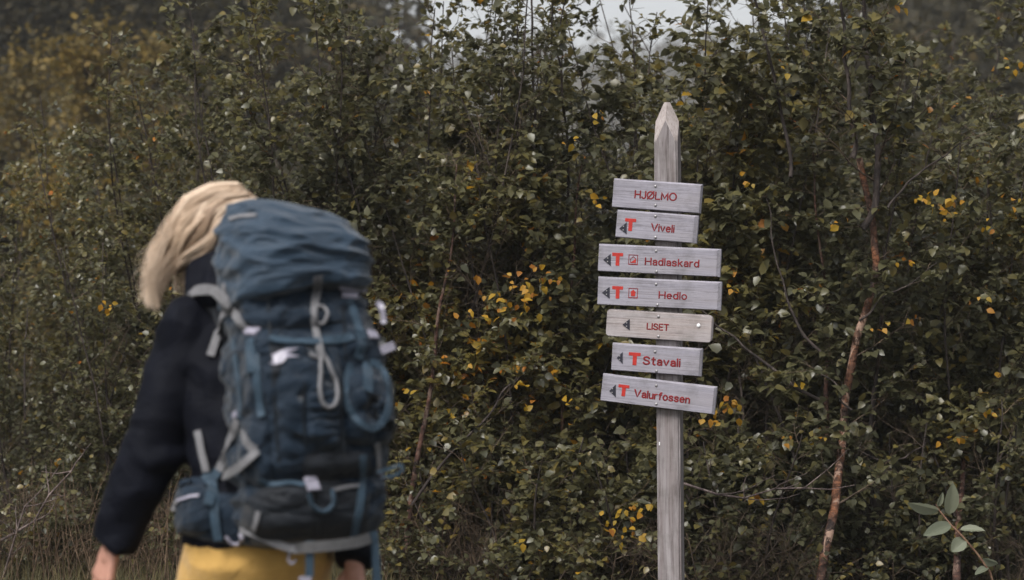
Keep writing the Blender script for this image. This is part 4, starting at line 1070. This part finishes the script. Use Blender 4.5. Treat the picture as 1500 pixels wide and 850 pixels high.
def world_geo(objs):
    V = []; F = []; n = 0
    for o, M in objs:
        V += [M @ v.co for v in o.data.vertices]; F += [tuple(i + n for i in p.vertices) for p in o.data.polygons]; n = len(V)
    return V, F
jk = [o for o in person.children if o.name.split('.')[0] in ('jacket', 'hood', 'trousers')]
def bvh(objs): return BVHTree.FromPolygons(*world_geo(objs))
TREE = bvh([(bodyo, PKM), (lido, PKM)] + [(o, MW) for o in jk])
EYE = Vector((0, 0, CAM_Z))
def hit(px, py, off=.002, tree=None):
    d = (P(px, py, 1) - EYE).normalized()
    loc, no, idx, dist = (tree or TREE).ray_cast(EYE, d)
    if loc is None:
        loc, no, idx, dist = (tree or TREE).find_nearest(P(px, py, 4.62)); q = P(px, py, (loc.y)); no = -d; loc = q
    if no.dot(d) > 0: no = -no
    return loc + no * off, no
def pts3(pl, off):
    out = []
    for p in pl:
        if len(p) == 3: out.append((P(*p), Vector((0.2, -1, .1)).normalized()))
        else: out.append(hit(p[0], p[1], off))
    return out
def strap(name, pl, wpx, m, th=.003, off=.004, n=5, parent=None, closed=False):
    """a band of webbing that lies on whatever is behind it, along photographed points"""
    q = []
    for a, b in zip(pl, pl[1:]):
        for k in range(n):
            t = k / n
            q.append(tuple(a[i] + (b[i] - a[i]) * t for i in range(len(a))) if len(a) == len(b) else a)
    q.append(pl[-1])
    H = pts3(q, off); L = [h[0] for h in H]; N = [h[1] for h in H]
    for _ in range(2):
        L = [L[0]] + [(L[i - 1] + L[i] * 2 + L[i + 1]) / 4 for i in range(1, len(L) - 1)] + [L[-1]]
        N = [N[0]] + [((N[i - 1] + N[i] * 2 + N[i + 1])).normalized() for i in range(1, len(N) - 1)] + [N[-1]]
    V = []; F = []; w2 = wpx / FPX * L[0].y / 2
    for i in range(len(L)):
        T = (L[min(i + 1, len(L) - 1)] - L[max(i - 1, 0)]).normalized(); nn = (N[i] - T * N[i].dot(T)).normalized(); s = T.cross(nn)
        for a, b in ((-1, -1), (1, -1), (1, 1), (-1, 1)): V.append(PKI @ (L[i] + s * w2 * a + nn * th * .5 * b))
        if i:
            for k in range(4): F.append(((i - 1) * 4 + k, (i - 1) * 4 + (k + 1) % 4, i * 4 + (k + 1) % 4, i * 4 + k))
    F.append((3, 2, 1, 0)); e = len(V) - 4; F.append((e, e + 1, e + 2, e + 3))
    return link(name, mesh_py(name, V, F), m, parent or pack)
def cord(name, pl, rpx, m, off=.004, n=6, closed=False):
    if closed: pl = list(pl) + [pl[0]]
    q = []
    for a, b in zip(pl, pl[1:]):
        for k in range(n): q.append(tuple(a[i] + (b[i] - a[i]) * k / n for i in range(len(a))))
    q.append(pl[-1]); L = [h[0] for h in pts3(q, off)]
    for _ in range(3): L = [L[0]] + [(L[i - 1] + L[i] * 2 + L[i + 1]) / 4 for i in range(1, len(L) - 1)] + [L[-1]]
    v, f = tube_np(np.array(L), np.full(len(L), rpx / FPX * 4.6), 8)
    return link(name, mesh_np(name, np.array([PKI @ Vector(x) for x in v]), f, smooth=True), m, pack)
def plate(name, px, py, wpx, hpx, rot, m=None, th=.008, hole=True, Y=None):
    """a moulded buckle: a bevelled frame with a bar across"""
    c, no = hit(px, py, th * .5) if Y is None else (P(px, py, Y), Vector((.1, -1, 0)).normalized())
    up = Vector((0, 0, 1)); up = (up - no * up.dot(no)).normalized(); rt = up.cross(no); s = c.y / FPX
    ca, sa = math.cos(R(rot)), math.sin(R(rot)); rt, up = rt * ca + up * sa, up * ca - rt * sa
    w2, h2 = wpx * s / 2, hpx * s / 2; b = bmesh.new()
    def bar(x0, x1, y0, y1, t):
        r_ = bmesh.ops.create_cube(b, size=1)['verts']
        for v in r_: v.co = Vector(((x0 + x1) / 2 + v.co.x * (x1 - x0), (y0 + y1) / 2 + v.co.y * (y1 - y0), v.co.z * t))
        bmesh.ops.bevel(b, geom=list({e for v in r_ for e in v.link_edges}), offset=min(.0014, (x1 - x0) * .2, (y1 - y0) * .2), segments=2, affect='EDGES')
    k = .30
    bar(-w2, w2, h2 * (1 - 2 * k), h2, th); bar(-w2, w2, -h2, -h2 * (1 - 2 * k), th)
    bar(-w2, -w2 * .55, -h2 * .45, h2 * .45, th * .9); bar(w2 * .55, w2, -h2 * .45, h2 * .45, th * .9)
    bar(-w2 * .60, w2 * .60, -h2 * .42, h2 * .42, th * .55)
    for v in b.verts: v.co = PKI @ (c + rt * v.co.x + up * v.co.y + no * v.co.z)
    return from_bm(name, b, m or M_BUCKLE, pack)
def panel(name, poly, m, bulge, off=.003, nu=22, nv=26, wr=.003, parent=None, gather=0):
    """a fabric panel lying on the bag: four photographed corners (tl, tr, br, bl), bulging in the middle"""
    tl, tr, br, bl_ = [Vector(p) for p in poly]; V = []; F = []
    for i in range(nv + 1):
        for j in range(nu + 1):
            u, v = j / nu, i / nv; p = tl.lerp(tr, u).lerp(bl_.lerp(br, u), v)
            c = Vector(((tl.x + tr.x + br.x + bl_.x) / 4, (tl.y + tr.y + br.y + bl_.y) / 4))
            # round the corners
            uu, vv = 2 * u - 1, 2 * v - 1; k = 1 - .10 * (uu * uu) * (vv * vv); p = c + (p - c) * k
            h, no = hit(p.x, p.y, off)
            prof = (1 - uu ** 4) * (1 - vv ** 4)
            d = bulge * prof + wr * noise.noise(Vector((h.x * 18, h.y * 18, h.z * 40))) * prof
            if gather: d += .006 * prof * abs(math.sin(v * gather + .8 * noise.noise(Vector((u * 3, v * 4, 2)))))
            V.append(PKI @ (h + no * d))
    for i in range(nv):
        for j in range(nu): a = i * (nu + 1) + j; F.append((a, a + 1, a + nu + 2, a + nu + 1))
    return link(name, mesh_py(name, V, F, True), m, parent or pack)

# panels and pockets
panel('side_pocket', [(352, 610), (392, 600), (402, 720), (352, 735)], M_PACK, .018)
fp = panel('front_pocket', [(402, 500), (498, 500), (510, 690), (410, 690)], M_PACK, .020, wr=.010)
panel('logo_panel', [(393, 505), (455, 505), (450, 585), (400, 560)], M_PACK_D, .006)
panel('bottom_panel', [(372, 700), (535, 705), (540, 795), (345, 790)], M_PACK_D, .012)
panel('stretch_pocket', [(507, 535), (570, 540), (578, 655), (500, 650)], M_PACK, .030, wr=.006)
TREE = bvh([(o, PKM) for o in pack.children if o.type == 'MESH'] + [(o, MW) for o in jk])
panel('gathered_panel', [(447, 560), (500, 558), (500, 655), (450, 658)], M_PACK, .006, nu=24, nv=60, gather=22)
panel('lower_flap', [(445, 662), (540, 660), (545, 700), (440, 705)], M_PACK_D, .008)
# hip belt: a padded wing round each side of the hips
def belt(sx):
    V = []; F = []; n = 16
    for i in range(n + 1):
        a = R(-62 + 150 * i / n)      # from behind round to the front
        hgt = .062 * (1 - .35 * i / n); th = .024 * (1 - .4 * (i / n))
        cx, cy = math.cos(a), math.sin(a)
        for (k, z) in ((0, 1), (.75, .8), (1, .3), (1, -.3), (.75, -.8), (0, -1)):
            rr = .192 + k * th + .003 * noise.noise(Vector((i * .8, z * 2, k * 3)))
            p = Vector((sx * cx * rr, -.005 + cy * (rr - .042), .930 + z * hgt + .015 * math.sin(a)))
            V.append(PKI @ (MW @ p))
    for i in range(n):
        for k in range(5): F.append((i * 6 + k, i * 6 + k + 1, i * 6 + 7 + k, i * 6 + 6 + k))
    F.append(tuple(range(6))); F.append(tuple(range(n * 6, n * 6 + 6))[::-1])
    return link('hip_belt', mesh_py('hip_belt', V, F, True), M_PACK, pack)
hb = [belt(-1), belt(1)]
TREE = bvh([(o, PKM) for o in pack.children if o.type == 'MESH'] + [(o, MW) for o in jk])
bp = panel('belt_pocket', [(262, 700), (312, 698), (316, 782), (256, 785)], M_PACK, .022, wr=.006)
TREE = bvh([(o, PKM) for o in pack.children if o.type == 'MESH'] + [(o, MW) for o in jk])
strap('zip', [(262, 733), (278, 728), (292, 727)], 4, M_BUCKLE)
strap('zip', [(252, 748), (258, 738), (262, 734)], 6, M_WEB_G)

# shoulder strap and load lifter on the near shoulder
strap('shoulder_strap', [(281, 436), (292, 427), (306, 424), (320, 428), (331, 437), (336, 447)], 15, M_WEB_G, .008, .008)
strap('strap_end', [(337, 446), (329, 468), (320, 490), (314, 508), (308, 524)], 12, M_WEB_G, .003, .010)
strap('load_strap', [(330, 418), (332, 432), (338, 446)], 9, M_WEB_G, .003, .006)
strap('compression_strap', [(341, 452), (352, 468), (363, 480)], 13, M_WEB_G, .003, .008)
plate('buckle', 371, 486, 22, 21, -8)
strap('compression_strap', [(368, 497), (368, 520), (370, 545)], 15, M_WEB)
strap('side_strap', [(342, 500), (349, 545), (354, 590), (352, 612)], 13, M_WEB)
strap('side_strap', [(374, 520), (378, 560), (384, 610)], 12, M_WEB)
plate('buckle', 347, 608, 12, 9, 20)
strap('side_strap', [(350, 616), (342, 640), (333, 662), (322, 690)], 13, M_WEB_G, .003, .008)
strap('reflective_strap', [(360, 632), (368, 648), (380, 664)], 13, M_WEB_G, .003, .014)
strap('reflective_strap', [(381, 664), (362, 680), (330, 699)], 13, M_WEB_G, .003, .014)
strap('side_strap', [(293, 632), (299, 660), (305, 690)], 11, M_WEB_G, .003, .014)
strap('side_strap', [(322, 690), (310, 712), (304, 740)], 14, M_WEB, .003, .012)
strap('side_strap', [(303, 692), (312, 730), (322, 790)], 13, M_WEB, .003, .012)
# top, centre
strap('label', [(337, 322), (350, 319), (366, 317), (376, 318)], 7, M_WEB_G, .003, .004)
cord('cord', [(461, 404), (458, 432), (456, 462), (460, 490), (467, 520)], 2.9, M_WEB_G, .006)
cord('cord', [(468, 404), (465, 432), (461, 462), (465, 490), (471, 520)], 2.9, M_WEB_G, .006)
cord('cord_lock', [(466, 452), (474, 455), (477, 462), (473, 470), (465, 471), (459, 467), (459, 456)], 2.6, M_WEB_G, .010, closed=True)
cord('haul_loop', [(470, 520), (467, 545), (466, 570), (469, 590), (478, 597), (488, 594), (494, 580), (489, 557), (479, 535), (472, 520)], 2.8, M_WEB_G, .008)
strap('tab', [(452, 520), (460, 522), (470, 525)], 6, M_WEB_G, .003, .006)
logo = [(490, 500), (560, 470), (620, 450), (685, 447), (615, 485), (600, 500), (695, 512), (600, 525), (570, 560), (520, 578), (475, 575), (545, 540), (500, 515)]
lv = [hit(300 + x / 5, 420 + y / 5, .004)[0] for x, y in logo]
bm = bmesh.new(); f_ = bm.faces.new([bm.verts.new(PKI @ v) for v in lv]); bmesh.ops.triangulate(bm, faces=[f_])
r_ = bmesh.ops.extrude_face_region(bm, geom=bm.faces[:]); nv_ = [g for g in r_['geom'] if isinstance(g, bmesh.types.BMVert)]
bmesh.ops.translate(bm, vec=Vector((0, -.002, 0)), verts=nv_); bmesh.ops.recalc_face_normals(bm, faces=bm.faces)
from_bm('emblem', bm, M_BUCKLE, pack)
strap('cross_strap', [(395, 498), (430, 503), (470, 502), (515, 494)], 12, M_WEB, .003, .006)
strap('top_strap', [(497, 419), (512, 421), (535, 427)], 5, M_BUCKLE, .003, .006)
plate('buckle', 512, 435, 24, 9, -8)
strap('top_strap', [(511, 441), (518, 460), (526, 486)], 13, M_WEB)
plate('buckle', 528, 493, 16, 13, 0, M_WEB)
plate('buckle', 545, 492, 16, 15, -10)
strap('top_strap', [(530, 500), (527, 512), (523, 526)], 14, M_WEB)
plate('buckle', 568, 510, 22, 12, 22, Y=4.56)
strap('side_strap', [(556, 503, 4.57), (564, 506, 4.565), (572, 514, 4.56)], 7, M_WEB_D)
strap('side_strap', [(551, 444), (558, 446), (561, 460), (562, 474)], 8, M_BUCKLE, .003, .005)
# webbing outline of the stretch pocket
strap('pocket_edge', [(512, 532), (506, 560), (508, 590), (518, 612), (530, 624), (542, 628), (553, 624)], 10, M_WEB, .004, .006)
strap('pocket_edge', [(538, 530), (552, 534), (562, 548), (569, 575), (566, 605), (554, 624)], 11, M_WEB, .004, .006)
strap('pocket_tab', [(536, 535), (537, 555), (537, 574)], 16, M_WEB, .003, .006)
# lower front
for pts in ([(392, 432), (397, 500), (402, 590), (410, 690)], [(500, 428), (504, 480), (505, 530)], [(446, 560), (444, 610), (447, 655)], [(502, 560), (499, 600), (497, 655)], [(330, 440), (352, 470), (392, 480), (440, 478), (500, 470)], [(360, 735), (400, 745), (450, 752), (520, 742), (540, 735)]):
    strap('seam', pts, 3.2, M_SEAM, .002, .003)
plate('buckle', 456, 710, 22, 22, 0)
cord('webbing_loop', [(450, 722), (455, 740), (468, 750), (480, 748), (488, 734), (484, 716)], 3.4, M_WEB, .006)
strap('bottom_strap', [(380, 702), (400, 712), (425, 709), (446, 712)], 8, M_WEB, .003, .005)
strap('bottom_strap', [(484, 718), (500, 715), (530, 711)], 5, M_WEB_G, .003, .005)
strap('bottom_strap', [(530, 668), (530, 700), (526, 740), (517, 785)], 12, M_WEB, .003, .006)
strap('side_strap', [(551, 648), (552, 670), (552, 688)], 9, M_WEB_G, .003, .006)
plate('buckle', 556, 694, 20, 8, -35)
strap('side_strap', [(553, 692, 4.52), (572, 686, 4.50), (588, 680, 4.50), (590, 690, 4.50), (575, 698, 4.51), (560, 698, 4.52)], 5, M_WEB)
cord('ring', [(331, 785), (338, 793), (350, 795), (360, 788), (352, 781)], 2.6, M_BUCKLE, .006)
strap('belt_strap', [(380, 750), (378, 764), (372, 776)], 8, M_WEB_G, .003, .006)
strap('belt_strap', [(352, 778, 4.50), (365, 778, 4.47), (385, 788, 4.46), (410, 799, 4.45), (437, 806, 4.45)], 11, M_WEB_G)
strap('belt_strap', [(420, 804, 4.46), (450, 802, 4.44), (490, 799, 4.46), (525, 794, 4.50), (542, 788, 4.55)], 16, M_WEB_D, .004)
strap('hanging_strap', [(453, 792, 4.45), (454, 815, 4.45), (453, 846, 4.45)], 12, M_WEB)
plate('buckle', 447, 850, 18, 10, 0, Y=4.45)
strap('hanging_strap', [(547, 778, 4.56), (550, 810, 4.56), (553, 862, 4.56)], 12, M_WEB)
cord('ring', [(424, 812, 4.47), (422, 822, 4.47), (428, 827, 4.47), (434, 820, 4.47)], 1.8, M_BUCKLE)
# right shoulder strap, out of sight from the front of the pack but part of it
def shoulder_pad(sx):
    V = []; F = []; q = [(.075, -.03, 1.33), (.085, .02, 1.405), (.095, .10, 1.438), (.10, .17, 1.40), (.11, .205, 1.30), (.125, .185, 1.15), (.15, .13, 1.03)]
    for i, p in enumerate(q):
        p = Vector(p); t = (Vector(q[min(i + 1, 6)]) - Vector(q[max(i - 1, 0)])).normalized(); o_ = Vector((0, -t.z, t.y)).normalized() * -1
        for a, b in ((-.03, -.006), (.03, -.006), (.03, .012), (-.03, .012)):
            v = p + Vector((a, 0, 0)) + o_ * b; V.append(PKI @ (MW @ Vector((v.x * sx, v.y, v.z))))
        if i:
            for k in range(4): F.append(((i - 1) * 4 + k, (i - 1) * 4 + (k + 1) % 4, i * 4 + (k + 1) % 4, i * 4 + k))
    F.append((3, 2, 1, 0)); F.append((24, 25, 26, 27))
    b = bmesh.new(); me_ = mesh_py('shoulder_strap', V, F); b.from_mesh(me_); bmesh.ops.recalc_face_normals(b, faces=b.faces)
    return from_bm('shoulder_strap', b, M_PACK_D, pack)
shoulder_pad(-1); shoulder_pad(1)

# ------------------------------------------------------------------ misty air
def haze():
    bm = bmesh.new(); bmesh.ops.create_cube(bm, size=1)
    for v in bm.verts: v.co = Vector((v.co.x * 1500, 380 + v.co.y * 960, -2 if v.co.z < 0 else 104))
    m = bpy.data.materials.new('haze'); m.use_nodes = True; t = m.node_tree; t.nodes.clear()
    o = t.nodes.new('ShaderNodeOutputMaterial'); v = t.nodes.new('ShaderNodeVolumePrincipled')
    v.inputs['Color'].default_value = (.9, .92, .95, 1); v.inputs['Density'].default_value = .0007
    t.links.new(v.outputs[0], o.inputs['Volume'])
    tag(from_bm('haze', bm, m), kind='stuff')
haze()
